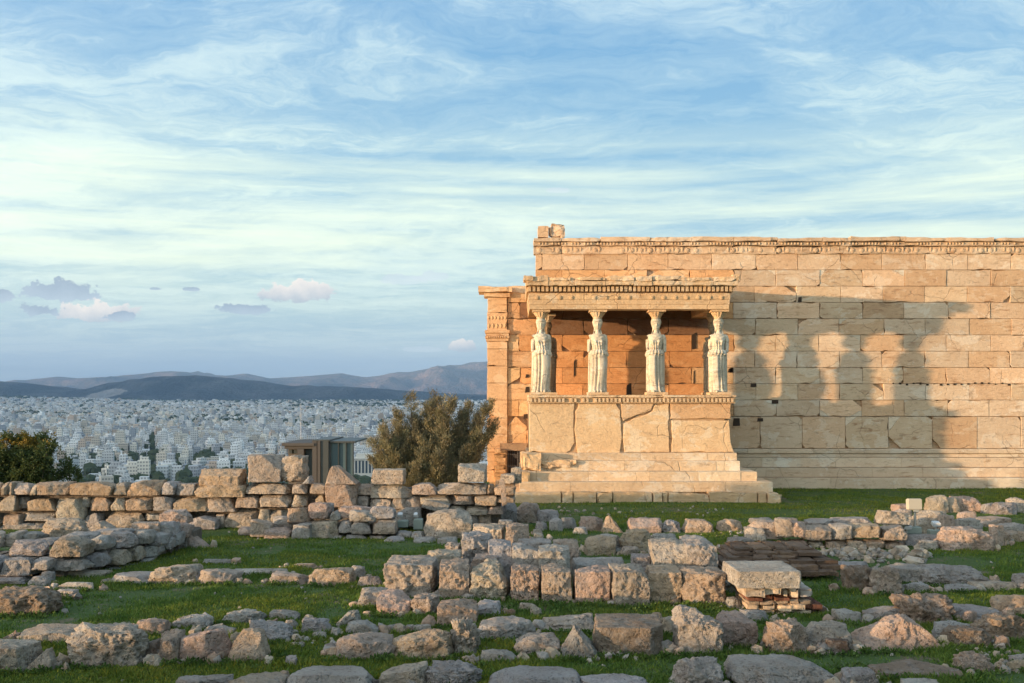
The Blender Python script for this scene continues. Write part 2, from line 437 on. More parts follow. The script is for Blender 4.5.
def ridge(name, prof, Y, depth, zbase, mat, seed, x_ext, rough):
    px = np.array([p[0] for p in prof], float); py = np.array([p[1] for p in prof], float)
    X = (px - 512) / F * Y; Z = EYE + (HOR - py) / F * Y
    xs = np.linspace(x_ext[0], x_ext[1], 420); vs = np.linspace(-1, 1, 70)
    XX, VV = np.meshgrid(xs, vs, indexing='ij')
    top = np.interp(XX, X, Z) - zbase
    shape = np.cos(VV * math.pi / 2) ** 1.15
    P = np.stack([XX / 1500 + seed, VV * depth / 1500, np.zeros_like(XX)], -1).reshape(-1, 3)
    nz = fbm(P, 6, .55).reshape(XX.shape)
    ridges = 1 - np.abs(fbm(P * 1.7 + 5, 5, .5).reshape(XX.shape)) * 2.2
    ZZ = zbase - 12 + (top + 12) * shape * (1 + .75 * (ridges - .7) * (1 - shape) * 2) + nz * rough * 3.0 * np.sin(np.abs(VV) * math.pi)
    n0, n1_ = XX.shape; ii = np.arange(n0 * n1_).reshape(n0, n1_)
    Fq = np.stack([ii[:-1, :-1], ii[1:, :-1], ii[1:, 1:], ii[:-1, 1:]], -1).reshape(-1, 4)
    YY = Y + VV * depth + fbm(P * .6 + 3, 2).reshape(XX.shape) * depth * .15
    o = mesh_np(name, np.stack([XX, YY, ZZ], -1).reshape(-1, 3), Fq, mat, smooth=True); tag(o, kind='structure'); return o
near_prof = [(-700, 390), (-400, 372), (-200, 378), (-60, 380), (0, 381), (29, 383), (49, 386), (70, 390), (92, 392), (110, 391), (127, 386), (140, 385), (158, 384), (172, 381), (190, 378.5), (205, 377.5), (220, 378.5), (240, 381), (260, 383), (283, 387), (300, 389), (318, 387.5), (340, 389), (365, 391), (390, 392.5), (420, 393), (450, 394), (520, 396), (900, 397)]
far_prof = [(-700, 380), (-300, 372), (-100, 385), (20, 384), (29, 381), (45, 378.5), (60, 376.5), (78, 378), (98, 377), (115, 376.5), (127, 375), (150, 373), (172, 371.5), (190, 373), (205, 375), (222, 376.5), (234, 374.5), (245, 373), (258, 376), (270, 378), (290, 377), (312, 375.5), (330, 374), (342, 373), (352, 375), (365, 377), (385, 375), (400, 372.5), (412, 373.5), (425, 372), (440, 370), (455, 367.5), (470, 365), (485, 364), (505, 363), (560, 368), (700, 372), (1100, 380)]
YN = 9700.0
M_NEARHILL = hill_mat('scrub_hill', (.032, .045, .050), (.095, .10, .10), (((150 - 512) / F * YN, YN - 1000, 20), 105, (.36, .33, .30), (.62, .25, 1.6)))
M_FARHILL = hill_mat('rocky_hill', (.10, .095, .10), (.26, .19, .17))
ridge('hills', near_prof, YN, 1500, -45, M_NEARHILL, 3.1, (-11000, 4200), 45)
ridge('hills', far_prof, 17500.0, 2600, -60, M_FARHILL, 8.7, (-13500, 10500), 110)
# the mountain range west of the city, whose evening shadow lies over the plain
def west_range():
    ux, uy = np.array(SUN_V[:2]) / math.hypot(*SUN_V[:2])
    s0 = -3300.0
    ts = np.linspace(350, 10800, 160); vs = np.linspace(-1, 1, 40)
    T_, V_ = np.meshgrid(ts, vs, indexing='ij')
    top = 470 * smooth(350, 1150, T_) * smooth(10800, 9800, T_)
    P = np.stack([T_ / 1300, V_, np.zeros_like(T_)], -1).reshape(-1, 3)
    Z = -60 + (top * (1 + .10 * fbm(P, 4).reshape(T_.shape))) * np.cos(V_ * math.pi / 2)
    S = s0 + V_ * 900
    X = S * ux - T_ * uy; Y = S * uy + T_ * ux
    n0, n1_ = X.shape; ii = np.arange(n0 * n1_).reshape(n0, n1_)
    Fq = np.stack([ii[:-1, :-1], ii[1:, :-1], ii[1:, 1:], ii[:-1, 1:]], -1).reshape(-1, 4)
    o = mesh_np('hills', np.stack([X, Y, Z], -1).reshape(-1, 3), Fq, M_NEARHILL, smooth=True); tag(o, kind='structure')
west_range()

# ------------------------------------------------------------ the city on the plain
def city_mat():
    m, T, b = new_mat('city_plaster')
    geo = T.n('ShaderNodeNewGeometry'); pos = geo.outputs['Position']; nor = geo.outputs['Normal']
    tint = T.n('ShaderNodeVertexColor', layer_name='tint').outputs[0]
    x, y, z = T.n('ShaderNodeSeparateXYZ', ins={0: pos}).outputs
    nz = T.n('ShaderNodeSeparateXYZ', ins={0: nor}).outputs[2]
    wall = T.math('LESS_THAN', T.math('ABSOLUTE', nz), .5)
    fl = T.math('GREATER_THAN', T.math('FRACT', T.math('DIVIDE', z, 3.1)), .52)
    wn = T.math('GREATER_THAN', T.math('FRACT', T.math('DIVIDE', T.math('ADD', x, T.math('MULTIPLY', y, .8)), 2.9)), .38)
    w = T.math('MULTIPLY', wall, T.math('MULTIPLY', fl, wn))
    c = T.mix(T.math('MULTIPLY', w, .6), tint, (.055, .065, .08))
    setc(T, b, c); b.inputs['Roughness'].default_value = .8
    return m
M_CITY = city_mat()
rs = np.random.RandomState(11)
PAL = np.array([(.74, .74, .72), (.66, .66, .65), (.56, .56, .56), (.70, .66, .58), (.60, .54, .46), (.80, .80, .79), (.44, .45, .47), (.52, .42, .34), (.33, .36, .40)])
PALP = np.array([.17, .17, .14, .15, .11, .08, .08, .06, .04])
def city_points():
    out = []
    for (y0, y1, cell) in ((800, 2000, 13.5), (2000, 4200, 16.5), (4200, 9000, 26.0)):
        a = .22 if y0 < 2000 else -.15
        ca, sa = math.cos(a), math.sin(a)
        R = y1 * 1.25; g_ = np.arange(-R, R, cell)
        U, W = np.meshgrid(g_, g_); U = U.ravel(); W = W.ravel()
        # streets: drop every 4th row one way and shift for the other
        iu = np.round((U + R) / cell).astype(int); iw = np.round((W + R) / cell).astype(int)
        keep = (iw % 4 != 0) | (rs.rand(len(U)) < .15)
        X = U * ca - W * sa; Y = U * sa + W * ca
        keep &= (Y > y0) & (Y < y1) & (X > -.60 * Y - 60) & (X < .03 * Y + 60)
        X, Y = X[keep], Y[keep]
        X = X + rs.uniform(-.16, .16, len(X)) * cell; Y = Y + rs.uniform(-.16, .16, len(Y)) * cell
        gn = fbm(np.stack([X / 420, Y / 420, X * 0], -1), 3)
        k = (rs.rand(len(X)) < np.where(gn > .38, .25, .95))
        av = np.abs(X + .353 * Y) > 7                    # a straight avenue
        k &= ~((~av) & (Y < 1900))
        X, Y = X[k], Y[k]
        sx = cell * rs.uniform(.52, .92, len(X)); sy = cell * rs.uniform(.52, .92, len(X))
        hh = np.clip(rs.gamma(7, 1.5, len(X)), 4, 26) * (1 + .15 * fbm(np.stack([X / 700, Y / 700, X * 0 + 4], -1), 2))
        out.append(np.stack([X, Y, sx, sy, hh, np.full(len(X), a) + rs.choice([0, math.pi / 4, .3], len(X), p=[.8, .08, .12])], -1))
    return np.concatenate(out)
CP = city_points()
CZ = ground_h(CP[:, 0], CP[:, 1])
CC = PAL[rs.choice(len(PAL), len(CP), p=PALP)] * rs.uniform(.82, 1.2, (len(CP), 1))
def boxes_np(X, Y, Z0, Z1, SX, SY, A, C):
    n = len(X); ca, sa = np.cos(A), np.sin(A)
    cx = np.array([-1, 1, 1, -1, -1, 1, 1, -1]) * .5; cy = np.array([-1, -1, 1, 1, -1, -1, 1, 1]) * .5
    lx = SX[:, None] * cx; ly = SY[:, None] * cy
    V = np.stack([X[:, None] + lx * ca[:, None] - ly * sa[:, None], Y[:, None] + lx * sa[:, None] + ly * ca[:, None],
                  np.where(np.arange(8) < 4, Z0[:, None], Z1[:, None])], -1).reshape(-1, 3)
    f = np.array([(0, 1, 5, 4), (1, 2, 6, 5), (2, 3, 7, 6), (3, 0, 4, 7), (4, 5, 6, 7)])
    Fq = (f[None] + (np.arange(n) * 8)[:, None, None]).reshape(-1, 4)
    return V, Fq, np.repeat(C, 8, axis=0)
def building_parts(P, z, C):
    """main block, penthouse set back, stair head, tank"""
    X, Y, SX, SY, H, A = P.T
    parts = [(X, Y, z - 12, z + H, SX, SY, A, C)]
    k = rs.rand(len(X)) < .6
    parts.append((X[k] + SX[k] * .06, Y[k] + SY[k] * .1, (z + H)[k], (z + H)[k] + 2.9, SX[k] * .6, SY[k] * .6, A[k], C[k] * .95))
    k = rs.rand(len(X)) < .5
    parts.append((X[k] - SX[k] * .22, Y[k] - SY[k] * .1, (z + H)[k], (z + H)[k] + 4.4, SX[k] * .2, SY[k] * .22, A[k], C[k] * 1.05))
    V, Fs, T_ = [], [], []; o = 0
    for p in parts:
        v, f, t = boxes_np(*p); V.append(v); Fs.append(f + o); T_.append(t); o += len(v)
    return np.concatenate(V), np.concatenate(Fs), np.concatenate(T_)
# those that show largest are objects of their own
pxs = 512 + F * CP[:, 0] / CP[:, 1]; topy = HOR + F * (EYE - CZ - CP[:, 4]) / CP[:, 1]
vis = (pxs > 2) & (pxs < 484) & (topy < 478) & (CP[:, 1] > 640) & ~((pxs < 66) & (topy > 444)) & ~((pxs > 345) & (pxs < 395) & (CP[:, 1] < 1150)) & ~((pxs > 385) & (pxs < 480) & (topy > 412)) & ~((pxs > 196) & (pxs < 346) & (topy > 455))
order = np.argsort(np.where(vis, CP[:, 1], 1e9))[:280]
single = np.zeros(len(CP), bool); single[order] = True
rest = ~single & ~((pxs > 345) & (pxs < 385) & (CP[:, 1] < 1150) & (CP[:, 1] > 800))
V, Fq, TT = building_parts(CP[rest], CZ[rest], CC[rest])
o = mesh_np('city', V, Fq, M_CITY, tint=TT); tag(o, 'pale blocks of the city spreading over the plain to the hills', kind='stuff')
def cname(c):
    l = c.mean(); w = c[0] - c[2]
    if w > .10: return 'tan'
    if w > .045: return 'cream'
    if l > .66: return 'white'
    return 'light grey' if l > .48 else 'dark grey'
for i in order:
    V, Fq, TT = building_parts(CP[i:i + 1], CZ[i:i + 1], CC[i:i + 1])
    nm = cname(CC[i])
    fl = 'tall' if CP[i, 4] > 17 else 'low'
    o = mesh_np('apartment_block', V, Fq, M_CITY, loc=(CP[i, 0], CP[i, 1], CZ[i]), tint=TT)
    tag(o, f'{fl} {nm} flat-roofed apartment block in the nearer city below the rubble wall', 'building', f'{fl} {nm} apartment blocks in the nearer city')
# the pale office building with a colonnaded front
def office():
    Y = 900.0; x0 = (351 - 512) / F * Y; x1 = (382 - 512) / F * Y
    zt = EYE + (HOR - 456) / F * Y; zb = -75
    t = thing('office_building', ((x0 + x1) / 2, Y, zb), 'long pale office building with a row of dark window bays beside the olive tree', 'building')
    m = MB(); m.box(x0, x1, Y, Y + 20, zb - 5, zt - 3); m.box(x0 - .8, x1 + .8, Y - 1.2, Y + 21, zt - 3, zt - 1.8); m.box(x0 + 4, x1 - 5, Y + 3, Y + 16, zt - 1.8, zt + 2)
    m.build('wall', M_OFF, t)
    n = 9; w = (x1 - x0) / n
    for k in range(n):
        m = MB(); m.box(x0 + w * (k + .22), x0 + w * (k + .78), Y - .25, Y + .3, zt - 15, zt - 4.2)
        m.build('window', M_DGLASS, t)
M_OFF = flat_mat('office_stone', (.62, .60, .54), .8, 0, 0, .05, .1)
M_DGLASS = flat_mat('dark_glass', (.045, .065, .085), .25, 0, 0, .1, .1)
office()
# greenery between the blocks
def city_green():
    n = 9000
    Y = 820 + 8200 * rs.rand(n) ** 1.1; X = rs.uniform(-.60, .02, n) * Y
    gn = fbm(np.stack([X / 420, Y / 420, X * 0], -1), 3)
    k = (gn > .34) | (rs.rand(n) < .25); X, Y = X[k], Y[k]; n = len(X)
    # the long dark park belt and the trees of the avenue
    m = 900; Yp = rs.uniform(3250, 3420, m); Xp = rs.uniform(-.50, -.36, m) * 3300
    m2 = 12; Ya = rs.uniform(860, 1900, m2); Xa = -.353 * Ya + rs.uniform(-6, 6, m2)
    X = np.concatenate([X, Xp, Xa]); Y = np.concatenate([Y, Yp, Ya]); n = len(X)
    R = rs.uniform(2.5, 5.0, n) * (1 + Y / 3500)
    Z = ground_h(X, Y)
    cv, cf = cube_grid(2)
    cv = cv / np.linalg.norm(cv, axis=1)[:, None]
    V = X[:, None, None] * 0 + cv[None] * (R[:, None, None] * rs.uniform(.7, 1.25, (n, len(cv), 1)))
    V = V + np.stack([X, Y, Z + R * .9], -1)[:, None, :]
    Fq = (cf[None] + (np.arange(n) * len(cv))[:, None, None]).reshape(-1, 4)
    o = mesh_np('city_greenery', V.reshape(-1, 3), Fq, flat_mat('tree_green', (.05, .07, .035), .9, 0, 0, .3, .05)); tag(o, 'dark trees and parks scattered through the city', kind='stuff')
city_green()

def build_haze(dens=4.6e-5):
    m = bpy.data.materials.new('haze_air'); m.use_nodes = True; T = NT(m.node_tree)
    out = T.n('ShaderNodeOutputMaterial')
    v = T.n('ShaderNodeVolumePrincipled', ins={'Color': (.42, .67, 1.0, 1), 'Density': dens, 'Anisotropy': .0})
    T.t.links.new(v.outputs[0], out.inputs['Volume'])
    b = MB(); b.box(-15100, 15100, -2300, 24600, -110, 760)
    o = b.build('haze', m); tag(o, kind='stuff')
# ------------------------------------------------------------ the temple
DW = 33.3                                   # distance of the long wall
SW = F / DW
def wx(px): return (px - 512) / SW
def wz(py): return EYE + (HOR - py) / SW
DP = 30.0                                   # distance of the podium front
SP = F / DP
def px_(px): return (px - 512) / SP
def pz(py): return EYE + (HOR - py) / SP
rg = random.Random(5)
temple = thing('temple', (6.5, DW, 0), 'ancient marble temple with long ashlar wall and a porch carried by statues', 'temple')
PATINA = (1.10, .88, .64); PLAIN = (1, 1, 1); NEWM = (1.16, 1.20, 1.20)
def block_tint(x, z):
    r = rg.random()
    if x < 6.9 and z < 7.2: base = np.array(PATINA) * np.array([1.0, .95 + .05 * rg.random(), .95])
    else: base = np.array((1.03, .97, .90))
    if x < 6.5 and x > .8 and 5.15 < z < 6: return (.36, .25, .19)  # recess shade under the porch ceiling, put into the block tint
    if r < .20 and (x > 6.9 or z > 7.2): base = np.array(NEWM) * rg.uniform(.90, 1.0)
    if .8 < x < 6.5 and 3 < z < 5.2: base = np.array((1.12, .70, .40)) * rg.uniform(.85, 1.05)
    elif r < .40: base = base * np.array((.92, .82, .72))
    elif r < .62: base = base * np.array((1.08, 1.0, .93))
    return tuple(base * rg.uniform(.84, 1.10))
def jag(a, b, n, amp):
    """points along a to b, jagged"""
    out = []
    for k in range(n + 1):
        t = k / n; q = [a[0] + (b[0] - a[0]) * t, a[1] + (b[1] - a[1]) * t]
        if 0 < k < n: q[0] += rg.uniform(-amp, amp); q[1] += rg.uniform(-amp, amp)
        out.append(tuple(q))
    return out
def block_poly(m, x0, x1, z0, z1, y, depth, cut=.35, gap=.0045, cmax=.16, tint=None, patch=True, prot=.012):
    """one ashlar block with broken corners, some of them patched with new marble"""
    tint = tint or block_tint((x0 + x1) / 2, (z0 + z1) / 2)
    x0 += gap; x1 -= gap; z0 += gap * .8; z1 -= gap * .8
    cs = [(x0, z0, 1, 1), (x1, z0, -1, 1), (x1, z1, -1, -1), (x0, z1, 1, -1)]
    pts = []; yy = y + rg.uniform(-prot, prot)
    for i, (cx, cz, sx, sz) in enumerate(cs):
        if rg.random() < cut:
            a = rg.uniform(.03, cmax); b = rg.uniform(.02, min(cmax * .8, (z1 - z0) * .42))
            big = rg.random() < .30
            if big: a = rg.uniform(.2, .42); b = (z1 - z0) * rg.uniform(.3, .5)
            p1 = (cx, cz + sz * b); p2 = (cx + sx * a, cz)
            if i in (1, 3): p1, p2 = p2, p1
            arc = jag(p1, p2, 4 if big else 3, .018 if big else .008)
            if i in (1, 3): pass
            pts += arc
            if patch and x0 > 6.9 and ((big and rg.random() < .85) or rg.random() < .25):
                fill = [(cx, cz)] + [(q[0] + (cx - q[0]) * .03, q[1] + (cz - q[1]) * .03) for q in arc]
                nt = np.array(NEWM) * rg.uniform(.85, 1.0)
                m.poly(fill, yy + .003, yy + depth, .002, tuple(nt))
        else: pts.append((cx, cz))
    # order: the arcs must run counter-clockwise
    m.poly(pts, yy, yy + depth, .006, tint, wear=.004)
def run_course(m, x0, x1, z0, z1, y, depth, joints, **k):
    xs = [x0] + [j for j in sorted(joints) if x0 + .12 < j < x1 - .12] + [x1]
    for a, b in zip(xs[:-1], xs[1:]): block_poly(m, a, b, z0, z1, y, depth, **k)

XR = 21.5
# upper courses (ten of them, regular), running bond
XL = wx(535.5)
zt = wz(253.6); ch = (253.6 - 416.3) / -10 / SW
m = MB()
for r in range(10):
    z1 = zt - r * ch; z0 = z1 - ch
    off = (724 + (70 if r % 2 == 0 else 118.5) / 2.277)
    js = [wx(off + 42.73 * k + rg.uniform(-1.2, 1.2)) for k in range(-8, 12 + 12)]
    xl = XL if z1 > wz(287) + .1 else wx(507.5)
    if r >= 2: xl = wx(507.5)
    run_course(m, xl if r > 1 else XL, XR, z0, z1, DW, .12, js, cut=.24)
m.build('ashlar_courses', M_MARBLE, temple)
# orthostates
m = MB()
js = [wx(724 + c / 2.277) for c in (82, 178, 276, 374, 474, 576, 676, 780, 880, 980)] + [wx(527), wx(570), wx(615), wx(660), wx(704)]
run_course(m, wx(507.5), XR, wz(448.5), wz(416.6), DW - .01, .13, js, cut=.35, cmax=.2)
m.build('orthostate_course', M_MARBLE, temple)
# core of the wall behind the facing blocks
m = MB(); m.box(XL + .03, XR - .02, DW + .10, DW + .62, 0, wz(254.5), tint=(.8, .7, .6)); m.box(wx(489), XL + .03, DW + .10, DW + .62, wz(449), wz(290), tint=(.85, .7, .55))
m.box(wx(520), XL + .03, DW + .10, DW + .62, 0, wz(449), tint=(.85, .7, .55))
m.box(wx(489), wx(489) + .7, DW + .62, DW + 10.5, 0, wz(292), tint=(1, .85, .7)); m.box(XR - .72, XR - .02, DW + .62, DW + 10.5, 0, wz(300))
core = m.build('wall_core', M_MARBLE, temple)
# base moulding and three steps of the long wall
m = MB()
def step_course(m, x0, x1, yf, yb, z0, z1, joints, bev=.012, tints=None, jit=.003, yj=.006):
    xs = [x0] + [j for j in sorted(joints) if x0 + .1 < j < x1 - .1] + [x1]
    for a, b in zip(xs[:-1], xs[1:]):
        q = rg.uniform(-yj, yj); t = tuple(np.array((1, .97, .92)) * rg.uniform(.88, 1.08)) if rg.random() > .15 else tuple(np.array(NEWM) * .95)
        m.box(a + .003, b - .003, yf + q, yb, z0 + .002, z1 - .002, bev, t, jit, rg)
def jn(start, step, n, j=.25): return [start + step * k + rg.uniform(-j, j) * step for k in range(n)]
step_course(m, wx(724), XR, DW - .10, DW + .1, wz(453.5), wz(448.8), jn(8, 1.7, 9), bev=.02)
step_course(m, wx(724), XR, DW - .05, DW + .1, wz(457.2), wz(453.7), jn(8.3, 1.7, 9))
step_course(m, wx(724), XR, DW - .12, DW + .1, wz(467), wz(457.4), jn(7.9, 1.5, 10))
step_course(m, wx(724), XR + .2, DW - .34, DW + .1, wz(476.3), wz(467.2), jn(8.3, 1.6, 10))
step_course(m, wx(724), XR + .4, DW - .62, DW + .1, -.15, wz(476.5), jn(8, 1.9, 9))
m.build('wall_base', M_MARBLE, temple)
# small square sockets and a slot, dark plates standing in for shaded hollows
M_HOLLOW_SHADE = flat_mat('hollow_shade', (.05, .035, .025), .95, 0, 0, .2, 5)
def socket_shade(cx, cy, w, h, ox, oy):
    m = MB(); x = wx(ox + cx / 2.277); z = wz(oy + cy / 2.277); w = w / 2.277 / SW / 2; h = h / 2.277 / SW / 2
    pts = [(x - w, z - h), (x, z - h * rg.uniform(.8, 1.1)), (x + w, z - h * rg.uniform(.7, 1)), (x + w * rg.uniform(.8, 1), z + h), (x - w * rg.uniform(.5, 1), z + h * rg.uniform(.7, 1))]
    m.poly(pts, DW - .018, DW + .05, .002); m.build('wall_socket_shade', M_HOLLOW_SHADE, temple)
for q in ((172, 181, 9, 13), (17, 342, 9, 12), (67, 376, 14, 9), (116, 414, 15, 9), (325, 470, 7, 27), (28, 460, 16, 18), (82, 455, 14, 8)): socket_shade(*q, 724, 220)
for q in ((238, 360, 4, 40), (510, 298, 9, 38), (362, 408, 12, 28), (510, 380, 3, 30), (592, 365, 10, 10), (128, 470, 12, 12), (130, 409, 10, 14), (130, 378, 8, 8)): socket_shade(*q, 470, 210)
m = MB()
for k, cx in enumerate(np.arange(385, 655, 15.5)):
    x = wx(724 + cx / 2.277); z = wz(220 + (373 + rg.uniform(-2, 2)) / 2.277); r = rg.uniform(.014, .036)
    m.box(x - r, x + r * 1.3, DW - .018, DW + .05, z - r, z + r, .008)
m.build('dowel_hole_shade_row', M_HOLLOW_SHADE, temple)  # dark studs stand in for the shade inside the holes

# carved band crowning the wall: egg and dart over a worn palmette frieze
def noisy_box(m, x0, x1, y0, y1, z0, z1, amp, res=.05, tint=(1, 1, 1), seed=0, fz=1):
    n = 12; Vc, Fc = cube_grid(n)
    sx = max(1, int((x1 - x0) / .6))
    V = Vc.copy()
    r = .04; 
    P = np.stack([x0 + (V[:, 0] + 1) / 2 * (x1 - x0), y0 + (V[:, 1] + 1) / 2 * (y1 - y0), z0 + (V[:, 2] + 1) / 2 * (z1 - z0)], -1)
    nn = np.stack([fbm(P * 3.1 + seed + k * 31, 4, .6) for k in range(3)], -1)
    edge = (np.abs(V) > .82).sum(1)
    P = P + nn * amp * np.array([.5, 1, fz])
    inward = np.maximum(0, fbm(P * 2.3 + seed * 3 + 9, 3) + .05)[:, None] * (edge >= 2)[:, None] * amp * 3
    c = np.array([(x0 + x1) / 2, (y0 + y1) / 2, (z0 + z1) / 2])
    P = P - np.sign(P - c) * inward * np.array([.3, 1, 1])
    m.add(P, [tuple(f) for f in Fc], tint)
def eggs(m, x0, x1, y, z, sp, rx, rz, ry, tint=(1, 1, 1), drop=.0, axis='x'):
    n = int((x1 - x0) / sp)
    for k in range(n):
        if rg.random() < drop: continue
        cx = x0 + sp * (k + .5); vs = []; fs = []
        A, B = 6, 3
        for b in range(B + 1):
            ph = b / B * math.pi / 2
            for a in range(A):
                th = 2 * math.pi * a / A + math.pi / 6
                p = (cx + rx * math.cos(th) * math.cos(ph), y - ry * math.sin(ph), z + rz * math.sin(th) * math.cos(ph))
                if axis == 'y': p = (y - ry * math.sin(ph) * (1 if True else 1), cx + rx * math.cos(th) * math.cos(ph), p[2])
                vs.append(p)
        for b in range(B):
            for a in range(A):
                j = (a + 1) % A; fs.append((b * A + a, b * A + j, b * A + A + j, b * A + A + a))
        m.add(vs, fs, tint)
m = MB(); xs = XL - .13; k = 0
segs = [533.5, 561, 600, 649, 690, 732, 776, 820, 848, 903, 946, 990, 1037, 1080, 1125, 1170]
for a, b in zip(segs[:-1], segs[1:]):
    xa, xb = wx(a), wx(b); dz = rg.uniform(-.03, .02); t = tuple(np.array((1.02, .93, .84)) * rg.uniform(.9, 1.08))
    noisy_box(m, xa + .004, xb - .004, DW - .27, DW + .62, wz(242.6), wz(238.2) + dz, .022, seed=k, tint=t, fz=.7)
    noisy_box(m, xa + .004, xb - .004, DW - .16, DW + .60, wz(246.4), wz(242.6) - .005, .02, seed=k + 50, tint=t)
    noisy_box(m, xa + .004, xb - .004, DW - .055, DW + .60, wz(254), wz(246.4) - .005, .02, seed=k + 90, tint=t)
    k += 1
band = m.build('wall_cornice', M_MARBLE, temple)
m = MB(); eggs(m, XL - .02, XR, DW - .16, wz(244.3), .105, .036, .045, .03, (1, .92, .82), .22)
eggs(m, XL - .02, XR, DW - .055, wz(250.5), .30, .085, .085, .022, (1, .90, .80), .25); eggs(m, XL + .13, XR, DW - .055, wz(249.5), .30, .04, .085, .02, (1, .90, .80), .3)
o = m.build('carved_ornament', M_MARBLE, band); 

# corner pillar, its capital and capping slab; the lower stretch of wall beside it
m = MB()
zs = [wz(482), wz(470), wz(452), wz(434), wz(418), wz(400), wz(383), wz(366), wz(349), wz(341.5)]
for a, b in zip(zs[:-1], zs[1:]):
    block_poly(m, wx(487), wx(507.5), a, b, DW - .07, .7, cut=.15, cmax=.07, tint=tuple(np.array((1.12, .90, .68)) * rg.uniform(.93, 1.05)), patch=False)
block_poly(m, wx(487.5), wx(507), wz(312.5), wz(297.5), DW - .07, .7, cut=0, tint=(1.1, .9, .68), patch=False)
block_poly(m, wx(487), wx(507.5), wz(341.6), wz(312.4), DW - .075, .7, cut=0, tint=(1.08, .86, .64), patch=False)
pil = m.build('corner_pillar', M_MARBLE, temple)
m = MB(); t = (1.06, .84, .62)
for (a, b, o_) in ((341.5, 338.6, .10), (338.6, 336, .13), (336, 333.4, .11), (333.4, 330.2, .14)): m.box(wx(487) - o_ + .07, wx(507.5) + o_ - .07, DW - o_, DW + .6, wz(a) + .001, wz(b), .014, t)
eggs(m, wx(487), wx(507.5), DW - .075, wz(326), .13, .045, .09, .03, t); eggs(m, wx(487), wx(507.5), DW - .075, wz(318), .11, .04, .07, .03, t)
eggs(m, wx(487), wx(507.5), DW - .13, wz(337.3), .07, .025, .03, .03, t)
m.build('pillar_capital', M_MARBLE, pil)
m = MB(); noisy_box(m, wx(478.5), wx(512), DW - .34, DW + .6, wz(293), wz(287.3), .02, seed=4, tint=(1.1, .92, .72)); noisy_box(m, wx(484), wx(510), DW - .17, DW + .6, wz(297.4), wz(293.1), .012, seed=6, tint=(1.1, .92, .72))
noisy_box(m, wx(512.4), wx(534.5), DW - .03, DW + .6, wz(292.5), wz(285.8), .02, seed=9, tint=(1.1, .95, .8))
m.build('capping_slab', M_MARBLE, temple)
# the fill of the low wall between pillar and porch is part of the courses; a barred doorway sits at its foot
m = MB(); noisy_box(m, wx(500), wx(527), DW - .12, DW + .5, wz(450.5), wz(443), .02, seed=12, tint=(.62, .52, .45)); m.build('door_lintel', M_MARBLE, temple)
m = MB(); m.box(wx(505), wx(524), DW - .02, DW + .3, 0, wz(450.6)); dr = m.build('doorway_shade', M_HOLLOW_SHADE, temple)  # dark slab stands in for the shade of the opening
m = MB()
for k in range(7): x = wx(508.5 + k * 1.9); m.tube([(x, DW - .08, wz(482)), (x, DW - .08, wz(451))], .012, 6)
m.box(wx(507), wx(522), DW - .10, DW - .06, wz(467), wz(466)); m.build('iron_grille', flat_mat('iron_bars', (.09, .09, .10), .5, .6, 0), dr)
m = MB()
for k in range(9):
    z0 = wz(484) + k * .125; noisy_box(m, wx(495 + rg.uniform(-2, 2)), wx(505.5), DW - .25, DW - .01, z0, z0 + .12, .03, seed=k + 20, tint=tuple(np.array((.95, .72, .5)) * rg.uniform(.8, 1.1)))
noisy_box(m, wx(494), wx(501), DW - .3, DW - .02, wz(452), wz(448), .05, seed=40, tint=(1, .8, .6))
m.build('broken_jamb', M_MARBLE, temple)

# ---- porch: foundation, steps, podium
YF = DP
m = MB()
fj = [470 + c / 2.277 for c in (208, 235, 288, 325, 416, 438, 452, 545, 655)]
xs = [511, *[f for f in fj if f > 512], 768]
def p2(px, d): return (px - 512) / F * d
DF = 28.35
for k, (a, b) in enumerate(zip(xs[:-1], xs[1:])):
    noisy_box(m, p2(a, DF) + .012, p2(b, DF) - .012, DF + rg.uniform(-.03, .04), DF + 4.8, -.12, EYE + (HOR - 492.6) / F * DF, .035 if k % 2 else .02, seed=k + 60, tint=tuple(np.array((1.0, .90, .76)) * rg.uniform(.85, 1.08)))
noisy_box(m, p2(513, DF) - .55, p2(513, DF) - .01, DF + .05, DF + 4.6, -.1, .27, .03, seed=77, tint=(.95, .8, .62))
noisy_box(m, p2(768, DF), p2(782, DF), DF - .05, DF + 1.0, -.12, EYE + (HOR - 493.5) / F * DF, .06, seed=88, tint=(.98, .92, .82))
noisy_box(m, p2(769, DF), p2(779, DF), DF + 1.02, DF + 4.8, -.12, .26, .05, seed=89, tint=(.98, .92, .82))
m.build('foundation_course', M_PORCH, temple)
def zz(py, d): return EYE + (HOR - py) / F * d
def stepc(name, px0, px1, py0, py1, d, cj):
    m = MB(); js = [p2(470 + c / 2.277, d) for c in cj]
    step_course(m, p2(px0, d), p2(px1, d), d, 33.1, zz(py1, d), zz(py0, d), js, bev=.014, yj=.008)
    return m.build(name, M_PORCH, temple)
stepc('porch_step', 519.5, 773, 481.9, 492.3, 28.75, (228, 490, 582))
stepc('porch_step', 520, 757, 471.7, 481.7, 29.1, (152, 270, 408, 520, 616))
stepc('podium_base', 522, 740, 461, 471.5, 29.55, (245, 352, 460, 560))
stepc('podium_base', 527, 737, 453, 460.9, 29.75, (150, 243, 388, 540))
m = MB()   # the broken left corner of the base
noisy_box(m, p2(521, 29.4), p2(541, 29.4), 29.35, 30.4, zz(471.3, 29.4), zz(453.5, 29.4), .07, seed=101, tint=(1, .9, .76))
noisy_box(m, p2(541.3, 29.45), p2(576, 29.45), 29.45, 30.2, zz(468, 29.4), zz(460.4, 29.4), .06, seed=103, tint=(.96, .86, .74))
